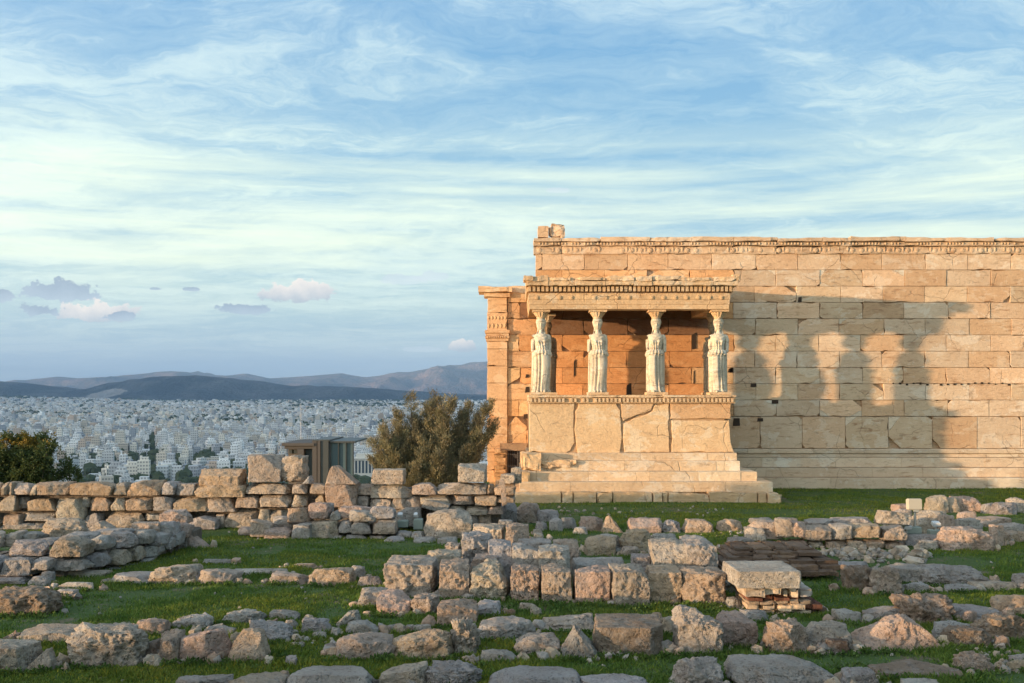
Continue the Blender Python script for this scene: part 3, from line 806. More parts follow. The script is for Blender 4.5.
noisy_box(m, p2(520, 28.9), p2(530, 28.9), 28.85, 30, zz(492, 28.9), zz(472, 28.9), .05, seed=107, tint=(1, .88, .70))
m.build('broken_base_block', M_PORCH, temple)
def P5(*q): return [(px_(470 + a / 2.277), pz(210 + b / 2.277)) for a, b in q]
m = MB(); rgt = (1.0, .93, .82)
pod = [
 (P5((135, 441), (238, 441), (236, 480), (238, 530), (228, 548), (216, 554), (135, 552)), (1.0, .93, .80)),
 (P5((248, 441), (332, 441), (342, 456), (344, 490), (346, 520), (342, 552), (330, 566), (300, 562), (250, 566), (244, 548), (238, 500), (240, 458)), (1.04, .95, .80)),
 (P5((345, 441), (418, 441), (412, 456), (398, 463), (372, 470), (349, 480), (345, 470)), (1.0, .90, .78)),
 (P5((422, 443), (453, 441), (454, 552), (352, 552), (348, 520), (350, 486), (374, 474), (402, 466), (416, 457)), (1.06, .98, .84)),
 (P5((456, 441), (594, 441), (594, 476), (456, 476)), (.95, .78, .62)),
 (P5((459, 479), (590, 479), (592, 500), (594, 530), (601, 552), (459, 552)), (1.06, .98, .84))]
for pts, t in pod: m.poly(pts, YF + rg.uniform(-.01, .01), YF + .35, .012, t, wear=.008)
# the two flanks of the podium
for sx in (0.52, 6.28):
    for k in range(2): m.box(sx, sx + .16, YF + .36 + 1.45 * k, YF + .36 + 1.45 * k + 1.44, pz(452.8), pz(403.4), .012, (.98, .9, .78))
m.box(.7, 6.26, YF + .05, 33.2, pz(452.8), pz(403.4), 0, (.7, .6, .5))
m.build('podium_wall', M_PORCH, temple)
# podium crown moulding with bead and dentils
m = MB(); a = (1.02, .95, .84)
segs = [528.5, 575, 622, 663, 700, 735.5]
for k, (p, q) in enumerate(zip(segs[:-1], segs[1:])):
    noisy_box(m, px_(p) + .003, px_(q) - .003, YF - .13, 33.2, pz(397.6), pz(395.0), .012, seed=k + 130, tint=a)
    m.box(px_(p + .5), px_(q - .5), YF - .06, 33.2, pz(403.3), pz(397.7), .004, (.95, .85, .72))
crown = m.build('podium_moulding', M_PORCH, temple)
m = MB(); x = px_(530)
while x < px_(734):
    if rg.random() > .05: m.box(x, x + .062, YF - .115, YF - .055, pz(402.2), pz(398.2), .01, a, .004, rg)
    x += .118
y = YF
while y < 33: m.box(px_(735.4) - .05, px_(735.4) + .01, y, y + .062, pz(402.2), pz(398.2), .01, a); m.box(px_(528.6) - .01, px_(528.6) + .05, y, y + .062, pz(402.2), pz(398.2), .01, a); y += .118
m.build('bead_row', M_PORCH, crown)

# entablature: three banded architrave with rosettes, dentils, broken cornice, ceiling slabs
xa, xb = px_(529.5), px_(729.5)
m = MB(); t = (1.0, .90, .76)
zb, ztop = pz(309), pz(293)
h = (ztop - zb)
joints = [px_(470 + c / 2.277) for c in (288, 425)]
for (z0, z1, o_) in ((zb, zb + h * .30, .0), (zb + h * .30, zb + h * .62, .014), (zb + h * .62, ztop, .030)):
    xs = [xa - o_] + joints + [xb + o_]
    for a_, b_ in zip(xs[:-1], xs[1:]): m.box(a_ + .002, b_ - .002, YF + .07 - o_, YF + .62, z0 + .001, z1, .006, tuple(np.array(t) * rg.uniform(.92, 1.08)), .002, rg)
    for s_ in (0, 1):
        X0, X1 = (xa - o_, xa + .55) if s_ == 0 else (xb - .55, xb + o_)
        m.box(X0, X1, YF + .625, 33.28, z0 + .001, z1, .006, tuple(np.array(t) * rg.uniform(.92, 1.08)))
ent = m.build('entablature', M_PORCH, temple)
m = MB()
for c in np.arange(152, 590, 26.3):
    x = px_(470 + c / 2.277); z = pz(210 + 199 / 2.277)
    if rg.random() < .12: continue
    for rr, dd in ((.062, .022), (.03, .034)):
        vs = [(x + rr * math.cos(q), YF + .035, z + rr * math.sin(q)) for q in [2 * math.pi * k / 12 for k in range(12)]] + [(x + rr * .86 * math.cos(q), YF + .04 - dd, z + rr * .86 * math.sin(q)) for q in [2 * math.pi * k / 12 for k in range(12)]]
        m.add(vs, [tuple(range(12, 24))] + [(k, (k + 1) % 12, 12 + (k + 1) % 12, 12 + k) for k in range(12)], t)
m.build('rosette_row', M_PORCH, ent)
m = MB(); m.box(xa + .02, xb - .02, YF + .13, 33.28, pz(292.9), pz(286.2), .004, (.75, .62, .5))
x = px_(528.2)
while x < px_(731): 
    if rg.random() > .04: m.box(x, x + .082, YF - .06, YF + .14, pz(291.6), pz(286.6), .008, (1, .9, .76), .004, rg)
    x += .1285
y = YF + .1
while y < 33.1:
    m.box(px_(731.2), px_(731.2) + .08, y, y + .082, pz(291.6), pz(286.6), .008, (1, .9, .76)); m.box(px_(526.6), px_(526.6) + .09, y, y + .082, pz(291.6), pz(286.6), .008, (1, .9, .76)); y += .1285
m.build('dentil_row', M_PORCH, ent)
m = MB()
cs = [526, 548, 574, 605, 633, 651, 683, 712, 736.5]
for k, (p, q) in enumerate(zip(cs[:-1], cs[1:])):
    dy = rg.uniform(-.02, .04); 
    noisy_box(m, px_(p) + .003, px_(q) - .003, YF - .24 + dy * .6, 31.5, pz(286.3), pz(281.3), .02, seed=k + 160, tint=(1.0, .92, .80), fz=.4)
    noisy_box(m, px_(p) + .002, px_(q) - .002, YF - .28 + dy, 31.5, pz(281.9), pz(rg.uniform(275.4, 277.6)), .04, seed=k + 190, tint=tuple(np.array((1.0, .9, .78)) * rg.uniform(.9, 1.1)))
noisy_box(m, px_(731), px_(738.2), YF - .24, YF + .3, pz(282), pz(275.2), .05, seed=211, tint=(.95, .85, .72))
noisy_box(m, px_(523.5), px_(533), YF - .3, YF + .5, pz(281.6), pz(277), .05, seed=213, tint=(.95, .85, .72))
for k in range(3):
    y0, y1 = 31.52 + .58 * k, 31.52 + .58 * k + .57
    noisy_box(m, px_(526.5), px_(736), y0, y1, pz(286.3), pz(277.6), .02, seed=k + 230)
m.build('porch_cornice', M_PORCH, ent)
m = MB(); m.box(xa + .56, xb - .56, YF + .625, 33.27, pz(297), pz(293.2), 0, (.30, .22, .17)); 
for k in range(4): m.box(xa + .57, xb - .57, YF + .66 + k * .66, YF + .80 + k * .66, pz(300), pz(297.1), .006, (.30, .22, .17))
m.build('porch_ceiling', M_PORCH, temple)

# broken block standing on the corner of the wall
m = MB()
noisy_box(m, wx(538), wx(548.5), DW - .05, DW + .5, wz(238.0) + .02, wz(226.3), .02, seed=301, tint=(.98, .84, .70))
o1 = thing('broken_block', (wx(551), DW + .2, wz(238)), 'broken two-piece marble block standing on the top corner of the temple wall', 'stone block')
m.build('upright_slab', M_MARBLE, o1)
m = MB(); noisy_box(m, wx(549), wx(564), DW - .1, DW + .5, wz(238.0) + .02, wz(224), .10, seed=303, tint=(.85, .76, .68)); m.build('worn_fragment', M_MARBLE, o1)

# ------------------------------------------------------------ caryatids
def loft(rings):
    n = len(rings[0]); V = np.concatenate(rings); Fq = []
    for r in range(len(rings) - 1):
        a = r * n
        for k in range(n):
            j = (k + 1) % n; Fq.append((a + k, a + j, a + n + j, a + n + k))
    return V, Fq
def caryatid(x, y, z0, label, mirror, seed, arm=(.62, .5), yaw=0.0, tone=(1.0, 1.0, 1.0)):
    rr = random.Random(seed)
    t = thing('caryatid', (x, y, z0), label, 'statue', 'draped maiden statues carrying the porch roof')
    N = 120; th = np.linspace(0, 2 * math.pi, N, endpoint=False)     # 0 = +x, -pi/2 = front (towards the viewer)
    prof = [(0.0, .262, .205), (.04, .268, .215), (.2, .250, .200), (.6, .246, .198), (.9, .256, .200), (1.06, .262, .202), (1.14, .272, .210), (1.20, .258, .200), (1.26, .222, .175), (1.36, .208, .165), (1.48, .228, .180), (1.58, .255, .175), (1.66, .262, .155), (1.70, .250, .135), (1.73, .19, .115), (1.755, .115, .09), (1.80, .074, .076), (1.87, .070, .074)]
    pz_, prx, pry = map(np.array, zip(*prof))
    zs = np.concatenate([np.linspace(0, 1.1, 46), np.linspace(1.11, 1.86, 64)])
    rings = []
    front = np.exp(-((np.angle(np.exp(1j * (th + math.pi / 2)))) / .95) ** 2)
    fa = -math.pi / 2 + (.42 if mirror > 0 else -.42)                # the free leg
    leg = np.exp(-((np.angle(np.exp(1j * (th - fa)))) / .50) ** 4)
    wl = np.exp(-((np.angle(np.exp(1j * (th - (-math.pi / 2 - (.45 if mirror > 0 else -.45)))))) / .9) ** 2)
    brl = np.exp(-((np.angle(np.exp(1j * (th + math.pi / 2 - .42)))) / .26) ** 2) + np.exp(-((np.angle(np.exp(1j * (th + math.pi / 2 + .42)))) / .26) ** 2)
    for z in zs:
        rx = np.interp(z, pz_, prx) * .88; ry = np.interp(z, pz_, pry)
        w1 = fbm(np.stack([th * 0 + seed, th * 0 + z * 1.3, np.cos(th)], -1), 2) * .35
        pl = np.cos(13 * th + w1 * 2 + seed); pl = np.sign(pl) * np.abs(pl) ** .7
        d = np.zeros(N)
        if z < 1.14:                                                  # skirt with deep pleats
            k = 1.0 if z < .95 else (1.14 - z) / .19 * .6 + .4
            d += pl * .033 * k * (1 - .93 * leg * (z > .06)) + np.cos(29 * th + w1 * 5) * .006 * k * (1 - .8 * leg)
            d += leg * (.080 * math.exp(-((z - .62) / .32) ** 2) + .035 * math.exp(-((z - .95) / .22) ** 2) + .012)
            if z < .07: d += .012 + .014 * np.cos(9 * th)
        edge_lo = 1.06 + .09 * front
        over = (z > edge_lo) & (z < 1.26)
        d += over * .036
        if 1.10 < z < 1.52: d += np.cos(17 * th + w1 * 4 + 8 * abs(z - 1.3)) * .012
        if 1.24 < z < 1.31: d -= .012
        if 1.36 < z < 1.70:                                           # bust and the v shaped neck folds
            d += brl * .040 * math.exp(-((z - 1.50) / .075) ** 2)
            vv = np.sin((z - 1.45) * 62 - np.abs(np.angle(np.exp(1j * (th + math.pi / 2)))) * 5.0)
            d += vv * .008 * front
        r = 1.0
        cx = np.cos(th) * (rx + d); cy = np.sin(th) * (ry + d)
        sway = .040 * mirror * math.sin(z / 1.8 * math.pi)
        rings.append(np.stack([cx + sway, cy, np.full(N, z)], -1))
    # head: a fuller loft with face, hair behind falling on the shoulders
    hz = np.linspace(1.87, 2.20, 34)
    for z in hz:
        q = (z - 1.87) / .33
        rx = np.interp(q, [0, .12, .28, .5, .72, .9, 1], [.062, .078, .094, .106, .112, .108, .092])
        ry = np.interp(q, [0, .12, .28, .5, .72, .9, 1], [.074, .094, .112, .122, .126, .118, .100])
        ang = np.angle(np.exp(1j * (th + math.pi / 2)))
        face = np.exp(-(ang / .62) ** 2)
        d = np.zeros(N)
        hair = 1 - np.exp(-(ang / .80) ** 4)
        d += hair * (.020 + .018 * math.exp(-((q - .62) / .2) ** 2) + .008 * np.cos(24 * ang + q * 20)) + (q > .68) * (1 - hair) * (.016 + .006 * np.cos(26 * ang + q * 12))
        d += np.exp(-(ang / .11) ** 2) * (.030 * math.exp(-((q - .36) / .07) ** 2) + .014 * math.exp(-((q - .48) / .07) ** 2))      # nose
        d += np.exp(-(ang / .16) ** 2) * .012 * math.exp(-((q - .235) / .022) ** 2) - np.exp(-(ang / .2) ** 2) * .008 * math.exp(-((q - .205) / .012) ** 2)  # lips
        d += np.exp(-(ang / .2) ** 2) * .014 * math.exp(-((q - .10) / .05) ** 2)                                               # chin
        for s_ in (-1, 1):
            d -= np.exp(-((ang - s_ * .33) / .14) ** 2) * .016 * math.exp(-((q - .50) / .04) ** 2)                            # eye sockets
            d += np.exp(-((ang - s_ * .33) / .09) ** 2) * .007 * math.exp(-((q - .495) / .02) ** 2)
            d += np.exp(-((ang - s_ * .33) / .2) ** 2) * .006 * math.exp(-((q - .57) / .025) ** 2)                            # brow
        back = np.exp(-((np.abs(ang) - math.pi) / 1.5) ** 2) * .055 * (1 - q)
        cy = np.sin(th) * (ry + d + back) + .004; cx = np.cos(th) * (rx + d)
        rings.append(np.stack([cx, cy, np.full(N, z)], -1))
    V, Fq = loft(rings)
    Vs = [V]; Fs = list(Fq); o = len(V)
    Fs.append(tuple(range(N - 1, -1, -1))); Fs.append(tuple(o - N + k for k in range(N)))
    # upper arms, drapery over the shoulder, long hair tresses
    def limb(path, rad, seg=18, wob=.0):
        nonlocal o
        m_ = MB(); m_.tube(path, rad, seg)
        v = np.array(m_.v); v = v + fbm(v * 14 + seed, 2)[:, None] * wob
        Vs.append(v); Fs.extend([tuple(i + o for i in f) for f in m_.f]); o += len(v)
    for s_ in (-1, 1):
        L = arm[0] if s_ < 0 else arm[1]
        zb_ = 1.66 - L
        limb([(s_ * .170, .0, 1.70), (s_ * .215, -.005, 1.66), (s_ * .246, 0, 1.56), (s_ * .254, .005, 1.42), (s_ * .252, -.005, max(zb_, 1.20) + .02), (s_ * .250, -.01, max(zb_, 1.20) - .01)], [.050, .068, .062, .052, .048, .036], 18, .012)
        if L > .55: limb([(s_ * .250, -.03, 1.22), (s_ * .248, -.065, 1.08), (s_ * .240, -.085, .95)], [.050, .042, .030], 14, .01)
        limb([(s_ * .075, .03, 1.98), (s_ * .085, .035, 1.86), (s_ * .115, -.03, 1.76), (s_ * .135, -.11, 1.66)], [.018, .024, .024, .012], 8, .004)
        # fold of the mantle hanging down the side behind
        limb([(s_ * .19, .09, 1.60), (s_ * .225, .10, 1.2), (s_ * .235, .09, .7), (s_ * .235, .08, .05)], [.05, .045, .045, .05], 10, .02)
        # feet under the hem
        fx = .10 * s_; fy = -.22 - (.05 if s_ == mirror else 0)
        limb([(fx, -.10, .035), (fx, fy + .02, .032), (fx, fy - .03, .02)], [.045, .042, .022], 10)
    V = np.concatenate(Vs)
    cyw, syw = math.cos(yaw), math.sin(yaw)
    V = np.stack([V[:, 0] * cyw - V[:, 1] * syw, V[:, 0] * syw + V[:, 1] * cyw, V[:, 2]], -1)
    V = V + fbm(V * 9 + seed * 7, 3)[:, None] * .006
    me = bpy.data.meshes.new('body'); me.from_pydata((V + (0, 0, .075)).tolist(), [], Fs)
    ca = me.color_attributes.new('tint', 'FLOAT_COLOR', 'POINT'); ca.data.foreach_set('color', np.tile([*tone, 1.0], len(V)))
    me.polygons.foreach_set('use_smooth', [True] * len(me.polygons)); me.materials.append(M_STATUE)
    ob = bpy.data.objects.new('statue_body', me); link(ob, t)
    m = MB(); m.box(x - .31, x + .31, y - .30, y + .28, z0 - .005, z0 + .08, .012, (.92, .85, .74), .006, rr); m.build('plinth', M_PORCH, t)
    # capital: bead ring, echinus, square abacus
    m = MB(); prof = [(2.26, .105), (2.285, .14), (2.31, .135), (2.335, .150), (2.38, .18), (2.42, .212), (2.445, .215), (2.455, .205)]
    seg = 28; vs = []; fs = []
    for (zq, r) in prof:
        for k in range(seg):
            a = 2 * math.pi * k / seg; q = r + (.010 * math.cos(14 * a) if .14 < r < .245 else 0)
            vs.append((x + q * math.cos(a), y + q * math.sin(a), z0 + zq))
    for r_ in range(len(prof) - 1):
        for k in range(seg): j = (k + 1) % seg; fs.append((r_ * seg + k, r_ * seg + j, r_ * seg + seg + j, r_ * seg + seg + k))
    fs.append(tuple(range(seg - 1, -1, -1)))
    m.add(vs, fs, (1.0, .92, .80))
    m.box(x - .262, x + .262, y - .262, y + .262, z0 + 2.456, pz(309) - .002, .008, (1.02, .92, .78), .004, rr)
    m.build('capital', M_PORCH, t)
    return t
PT = pz(395.0) + .004
YC = YF + .38
caryatid((541 - 512) / F * YC, YC, PT, 'weathered maiden statue on the front corner of the porch next to the corner pillar', 1, 1, arm=(.5, .62))
caryatid((597.5 - 512) / F * YC, YC, PT, 'second maiden statue of the porch front, counted from the corner pillar', 1, 2, arm=(.46, .46))
caryatid((656 - 512) / F * YC, YC, PT, 'third maiden statue of the porch front with stepped slab under her plinth', -1, 3, arm=(.4, .5))
caryatid((718.5 - 512) / F * YC, YC, PT, 'maiden statue on the front corner of the porch beside the long shadowed wall', -1, 4, arm=(.38, .46))
caryatid(1.10, YC + 1.55, PT, 'dark maiden statue half hidden behind the corner statue near the corner pillar', 1, 5, arm=(.62, .5), tone=(.42, .33, .26))  # porch shade put into this rear statue's tone
caryatid(6.30, YC + 1.6, PT, 'maiden statue hidden behind the corner statue beside the long wall', -1, 6, arm=(.5, .62), tone=(.7, .66, .6))  # tone darkened for the shade behind the corner statue
# ------------------------------------------------------------ stones
TONES = dict(T=(.63, .54, .43), P=(.64, .50, .40), G=(.52, .50, .47), B=(.38, .30, .22), O=(.61, .48, .34), W=(.66, .62, .54), L=(.64, .56, .45), D=(.15, .11, .082), R=(.20, .095, .065))
srnd = random.Random(21)
FOOT = []       # footprints on the ground, to keep the grass out of flat slabs
def rock_mesh(name, w, t, h, n, rnd=.35, facets=4, amp=.07, peak=None, slope=0.0, yaw=0.0, seed=0, tilt=0.0, taper=.0):
    rnd *= .72; facets = facets + 3 if facets > 1 else facets; wear = .45 + 1.0 * ((seed * .618) % 1)
    r = np.random.RandomState(seed + 1000)
    V, Fq = cube_grid(n); V = V.copy()
    L = np.linalg.norm(V, axis=1)[:, None]
    S = V / L * 1.25
    V = V * (1 - rnd) + S * rnd
    asp = np.array([w, t, h]) / max(w, t, h)
    for k in range(facets):
        nn = r.normal(size=3); nn[2] = abs(nn[2]) * .8; nn[1] -= .3; nn /= np.linalg.norm(nn)
        ext = np.abs(nn).sum()
        c = ext * r.uniform(.50 + .06 * min(wear, 1), .78)
        dd = V @ nn - c; V = V - np.maximum(dd, 0)[:, None] * nn
    P = V * asp * 2.2 + seed * 3.7
    dv = fbm(P, 5, .55); dv2 = fbm(P * 2.6 + 9, 4, .6)
    cr = np.abs(fbm(P * 1.5 + 31, 3)); crack = -np.exp(-(cr / .045) ** 2) * .5
    N = V / np.linalg.norm(V, axis=1)[:, None]
    V = V + N * (dv * amp * 3.2 + dv2 * amp * 2.0 * wear + crack * amp * 1.4 - np.maximum(0, fbm(P * 6 + 3, 2) - .25) * amp * 2.2 * wear)[:, None]
    if peak is not None:
        q = np.clip((V[:, 2] + 1) / 2, 0, 1)
        k = 1 - q * .78; px0 = peak * 2 - 1
        V[:, 0] = V[:, 0] * k + px0 * (1 - k); V[:, 1] = V[:, 1] * (1 - q * .35)
    if taper: q = np.clip((V[:, 2] + 1) / 2, 0, 1); V[:, 0] *= 1 - taper * q; V[:, 1] *= 1 - taper * q * .6
    V[:, 2] = V[:, 2] + slope * V[:, 0] * (V[:, 2] + 1) / 2
    V = V * (w / 2, t / 2, h / 2)
    c, s = math.cos(tilt), math.sin(tilt); V = np.stack([V[:, 0] * c - V[:, 2] * s, V[:, 1], V[:, 0] * s + V[:, 2] * c], -1)
    c, s = math.cos(yaw), math.sin(yaw); V = np.stack([V[:, 0] * c - V[:, 1] * s, V[:, 0] * s + V[:, 1] * c, V[:, 2]], -1)
    lo, hi = V.min(0), V.max(0)
    V = (V - (lo + hi) / 2) / (hi - lo) * (w, t, h); V[:, 2] += h / 2
    return V, Fq
cnt = [0]
def stone(name, x0, y0, x1, y1, label=None, cat=None, d=None, t=None, tone='T', rnd=.32, facets=4, amp=.06, peak=None, slope=0, yaw=None, tilt=0, stack=False, parent=None, group=None, taper=0, bury=.06, res=None, grow=1.0):
    cnt[0] += 1; seed = cnt[0]
    g_ = (.035 * (x1 - x0) + .6) * grow * (.35 if stack else 1); x0 -= g_; x1 += g_; y0 -= .03 * (y1 - y0) + .4
    if not stack and y1 < 690: y1 += .8
    if d is None: d = F * EYE / (y1 - HOR)
    w = (x1 - x0) / F * d
    if t is None: t = max(.22, min(1.0, w * .72))
    hmin = .05
    h = EYE - (y0 - HOR) * (d + t * .8) / F
    zb = EYE - (y1 - HOR) * d / F if stack else 0.0
    lim = max(zb + hmin, 0)
    if h - zb < hmin + .05:
        t = max(.12, (F * (EYE - zb - .09) / (y0 - HOR) - d)); h = zb + max(hmin, EYE - (y0 - HOR) * (d + t) / F - zb)
    xc = ((x0 + x1) / 2 - 512) / F * (d + t * .12)
    z0 = zb - (0 if stack else bury)
    hh = h - z0
    if not stack: hh += .02 + .04 * max(0, h)
    n = (res + 6 if res and res > 10 else res) or int(min(34, max(10, (x1 - x0) * .55)))
    if yaw is None: yaw = srnd.uniform(-.06, .06)
    V, Fq = rock_mesh(name, w, t, hh, n, rnd, facets, amp, peak, slope, yaw, seed, tilt, taper)
    loc = (xc, d + t / 2, z0)
    o = mesh_np(name, V + np.array(loc), Fq, M_ROCK, parent, loc if parent is None else (0, 0, 0), smooth=True)
    cbase = np.array(TONES[tone]) * srnd.uniform(.86, 1.14) * np.array([1 + srnd.uniform(-.03, .05), 1, 1 + srnd.uniform(-.06, .05)])
    o.color = (*cbase, 1)
    if parent is None: tag(o, label, cat or 'rock', group)
    if not stack: FOOT.append((xc, d + t / 2, w / 2, t / 2, h))
    return o

def sw(parent, name, rows, dfun=None, **k):
    """several stones of one wall: (x0, y0, x1, y1, tone, depth offset, options)"""
    for r in rows:
        x0, y0, x1, y1 = r[:4]; tone = r[4] if len(r) > 4 else 'T'; off = r[5] if len(r) > 5 else 0; op = dict(k); op.update(r[6] if len(r) > 6 else {})
        dd = dfun((x0 + x1) / 2) + off + srnd.uniform(-.03, .03)
        stone(name, x0, y0, x1, y1, d=dd, tone=tone, stack=op.pop('stack', True), parent=parent, **op)

# --- A: the long rubble wall closing the terrace
DA = 22.7
wa = thing('rubble_wall', (-5.5, DA, 0), 'long low wall of uneven limestone blocks between the lawn and the city', 'wall')
bl = dict(rnd=.14, facets=3, amp=.045, t=.55)
rough = dict(rnd=.25, facets=3, amp=.055, t=.55)
A_top = [(-34, 482, -1, 496, 'O'), (0, 482, 7, 495.6, 'O'), (7, 481.5, 14, 495.8, 'O'), (14, 482.5, 31, 495, 'L'), (31, 483, 37, 495.6, 'L'), (37, 481.8, 69, 495.8, 'O'), (69, 482, 113, 495.8, 'O'), (113, 482, 127, 496, 'T'), (126, 480.5, 161, 496.5, 'O'), (160, 481.5, 175, 495.5, 'G'), (174, 483, 196, 496, 'G'),
         (-34, 496.5, -2, 512, 'T'), (0, 494.5, 16, 512, 'L'), (16, 496, 29, 509, 'G', .18), (28, 498, 56, 511.5, 'O'), (55, 497.5, 84, 523, 'L'), (83, 495.5, 91, 508, 'G', .15), (88, 497, 111, 511.6, 'O'), (110, 497.5, 125, 511.3, 'L'), (125, 496.6, 152, 511.6, 'O'), (152, 495.8, 173, 512, 'G'), (173, 496.5, 208, 512.2, 'O'), (207, 497, 236, 512.6, 'L'),
         (-34, 512, 0, 530, 'T'), (0, 512, 22, 530, 'P'), (21, 512, 57, 521.4, 'G'), (57, 523, 82, 529, 'G', .1), (82, 512, 101, 528, 'G'), (101, 511.8, 143, 528, 'T'), (142, 512.3, 161, 521, 'G'), (159, 510, 187, 525, 'T', -.1),
         (0, 521.6, 45, 530, 'G'), (14, 531, 60, 541, 'G', .0), (116, 522, 160, 536, 'G', .05), (187, 515.5, 217, 530.5, 'G', -.2), (215, 513, 225, 529, 'L', .1), (172, 512.6, 190, 517, 'G', .1),
         (224, 509, 257.5, 528.5, 'L'), (257, 508, 271, 524, 'L'), (270, 508.5, 293, 526, 'T'), (292, 508, 306, 518, 'T', .1), (236, 527, 262, 537, 'G', .1), (206, 529, 238, 537, 'G', -.1),
         (236, 494.6, 258.5, 508.4, 'T'), (259.5, 494.4, 290, 508, 'T'), (290, 494.3, 306.5, 507.5, 'T'), (315.5, 494.5, 325, 505.5, 'O'), (306, 506, 330, 516, 'T', .12),
         (245.5, 483.2, 292.5, 494.4, 'T'), (292.6, 483.3, 307, 494.3, 'T'), (306.6, 483.5, 325.6, 494.5, 'T'),
         (354, 484.5, 375, 495.5, 'P', .08), (349, 495, 369, 506.5, 'T', .03), (371, 484.8, 411.5, 498.8, 'T'), (369, 498, 392, 508, 'L'), (391, 496.6, 408, 510, 'L'), (405, 495, 422, 508, 'T', .1), (411.5, 483, 437.3, 495.4, 'T'), (437, 482.8, 487, 495, 'T'), (420, 495, 451.5, 505, 'T'), (451.6, 495, 474.2, 505.2, 'T'), (474.5, 495, 497, 506, 'O'), (486.5, 484, 494, 494.6, 'O', .1),
         (449, 505, 464.5, 515, 'T'), (464, 505.4, 487, 515.5, 'T'), (486, 505.5, 503, 515, 'P'), (494, 483.8, 516, 495.6, 'O'), (496.8, 495.6, 515, 503, 'O'), (394, 507, 421, 527, 'G', -.3), (345, 504, 372, 512, 'G', .2), (372, 508, 395, 516, 'G', .2), (338, 505, 350, 514, 'L', .05)]
for (ya, yb) in ((482, 496), (496.5, 512), (512, 530)):
    xq = -34.5
    while xq > -165: wq = srnd.uniform(20, 42); A_top.append((xq - wq, ya, xq, yb, srnd.choice('OTLG'))); xq -= wq + 1
sw(wa, 'stone', A_top, lambda x: DA, **bl)
m = MB(); x = -12.0
m.box(-14.6, -6.35, DA + .32, DA + .8, -.1, .92, .05); m.box(-6.3, -.25, DA + .32, DA + .8, -.1, .88, .05)
core = m.build('rubble_core', M_ROCK, wa); core.color = (.20, .17, .14, 1)
# rough front course standing before it
wf = thing('dry_stone_wall', (-2.9, 21.3, 0), 'rough knee-high dry stone course before the rubble wall, grey boulders bordering the lawn', 'wall')
A_front = [(250, 519, 271, 538, 'T', 0), (264, 527.5, 291, 541, 'P', -.1), (287, 506.5, 311, 523.5, 'O', .15), (288, 523, 311, 541, 'G', -.1), (307, 502, 330, 520, 'P', .1, dict(rnd=.5)), (309, 519.5, 338, 540, 'T'), (320, 503, 331, 520, 'G', .25), (338, 520, 352, 534, 'G'), (351, 521, 371, 535, 'G'), (371, 519, 397, 535.5, 'T'),
           (339, 505.5, 370, 518.5, 'P', .2), (348, 509.5, 376, 522.5, 'G'), (369, 506, 395, 519.5, 'G', .1), (330, 510, 341, 521, 'G', .1), (325, 534.5, 343, 542, 'G'), (345, 533.5, 368, 541.5, 'G'), (369, 534.5, 386, 541.5, 'T'), (382, 536.5, 404, 548.5, 'G', -.6), (395, 531, 411, 538, 'G'), (410, 531, 424, 538, 'G'), (413, 537, 437, 547.5, 'G', -.6), (437, 537, 457, 551, 'G', -.8), (238, 527, 252, 536, 'G', .3), (271, 516, 290, 528, 'G', .4)]
sw(wf, 'stone', A_front, lambda x: 21.25, rnd=.28, facets=3, amp=.05, t=.45)
m = MB(); m.box(-5.2, -2.45, 21.65, 22.2, -.1, .25, .05); core = m.build('rubble_core', M_ROCK, wf); core.color = (.25, .22, .18, 1)
G = 'ancient loose blocks'
# --- blocks resting on the rubble wall
RB = 'stone block'
def on_wall(x0, y0, x1, y1, label, tone='O', d=DA, **k):
    o = dict(rnd=.12, facets=1, amp=.035, t=.6, stack=True); o.update(k)
    return stone('limestone_block', x0, y0, x1, y1, label, RB, d=d, tone=tone, **o)
on_wall(198, 469, 242, 486.5, 'square warm limestone block, upper of the pair stacked on the rubble wall')
on_wall(193, 484, 245, 498.5, 'wide rough limestone block, lower of the pair stacked on the rubble wall', d=DA - .06, rnd=.2, amp=.05)
on_wall(247.5, 454.5, 281.5, 483.3, 'largest pale squared block standing on the rubble wall in front of the glass shelter', 'L', t=.65)
on_wall(280, 455.5, 306, 483.3, 'pitted half-broken block joined to the largest pale block on the rubble wall', 'T', d=DA + .05, rnd=.28, amp=.08)
on_wall(325, 466, 357, 485.5, 'pointed upper half of the cracked upright stone in the rubble wall', 'P', d=DA - .2, peak=.2, rnd=.1)
on_wall(325, 483.5, 357, 508.3, 'squarish lower half of the cracked upright stone in the rubble wall', 'P', d=DA - .22, taper=-.1)
on_wall(370, 469, 404.5, 485, 'smooth pale rectangular block lying on the rubble wall by the olive tree', 'L')
on_wall(458, 464, 486.5, 483, 'pale square block with a small boss on the rubble wall by the corner pillar', 'L')
on_wall(421, 499, 449.5, 514, 'flat grey slab leaning askew against the face of the rubble wall', 'G', d=DA - .35, tilt=-.35, rnd=.05, amp=.02)
on_wall(500, 473.5, 516, 484.5, 'small rounded pale stone on the wall end beside the temple corner', 'L', rnd=.6, amp=.06)
on_wall(511, 467.5, 521.5, 484, 'narrow brownish block set upright against the temple corner', 'T', d=DA + .3, t=.3)
on_wall(303, 476, 312, 484, 'little three-cornered grey stone on the wall beside the glass shelter', 'G', peak=.8, t=.3)
stone('stone_slab', 499.5, 480, 507, 506, 'thin pale slab standing on edge against the wall end by the temple', RB, d=DA - .25, t=.10, tone='P', stack=True, tilt=.18, rnd=.05, amp=.02, facets=1)

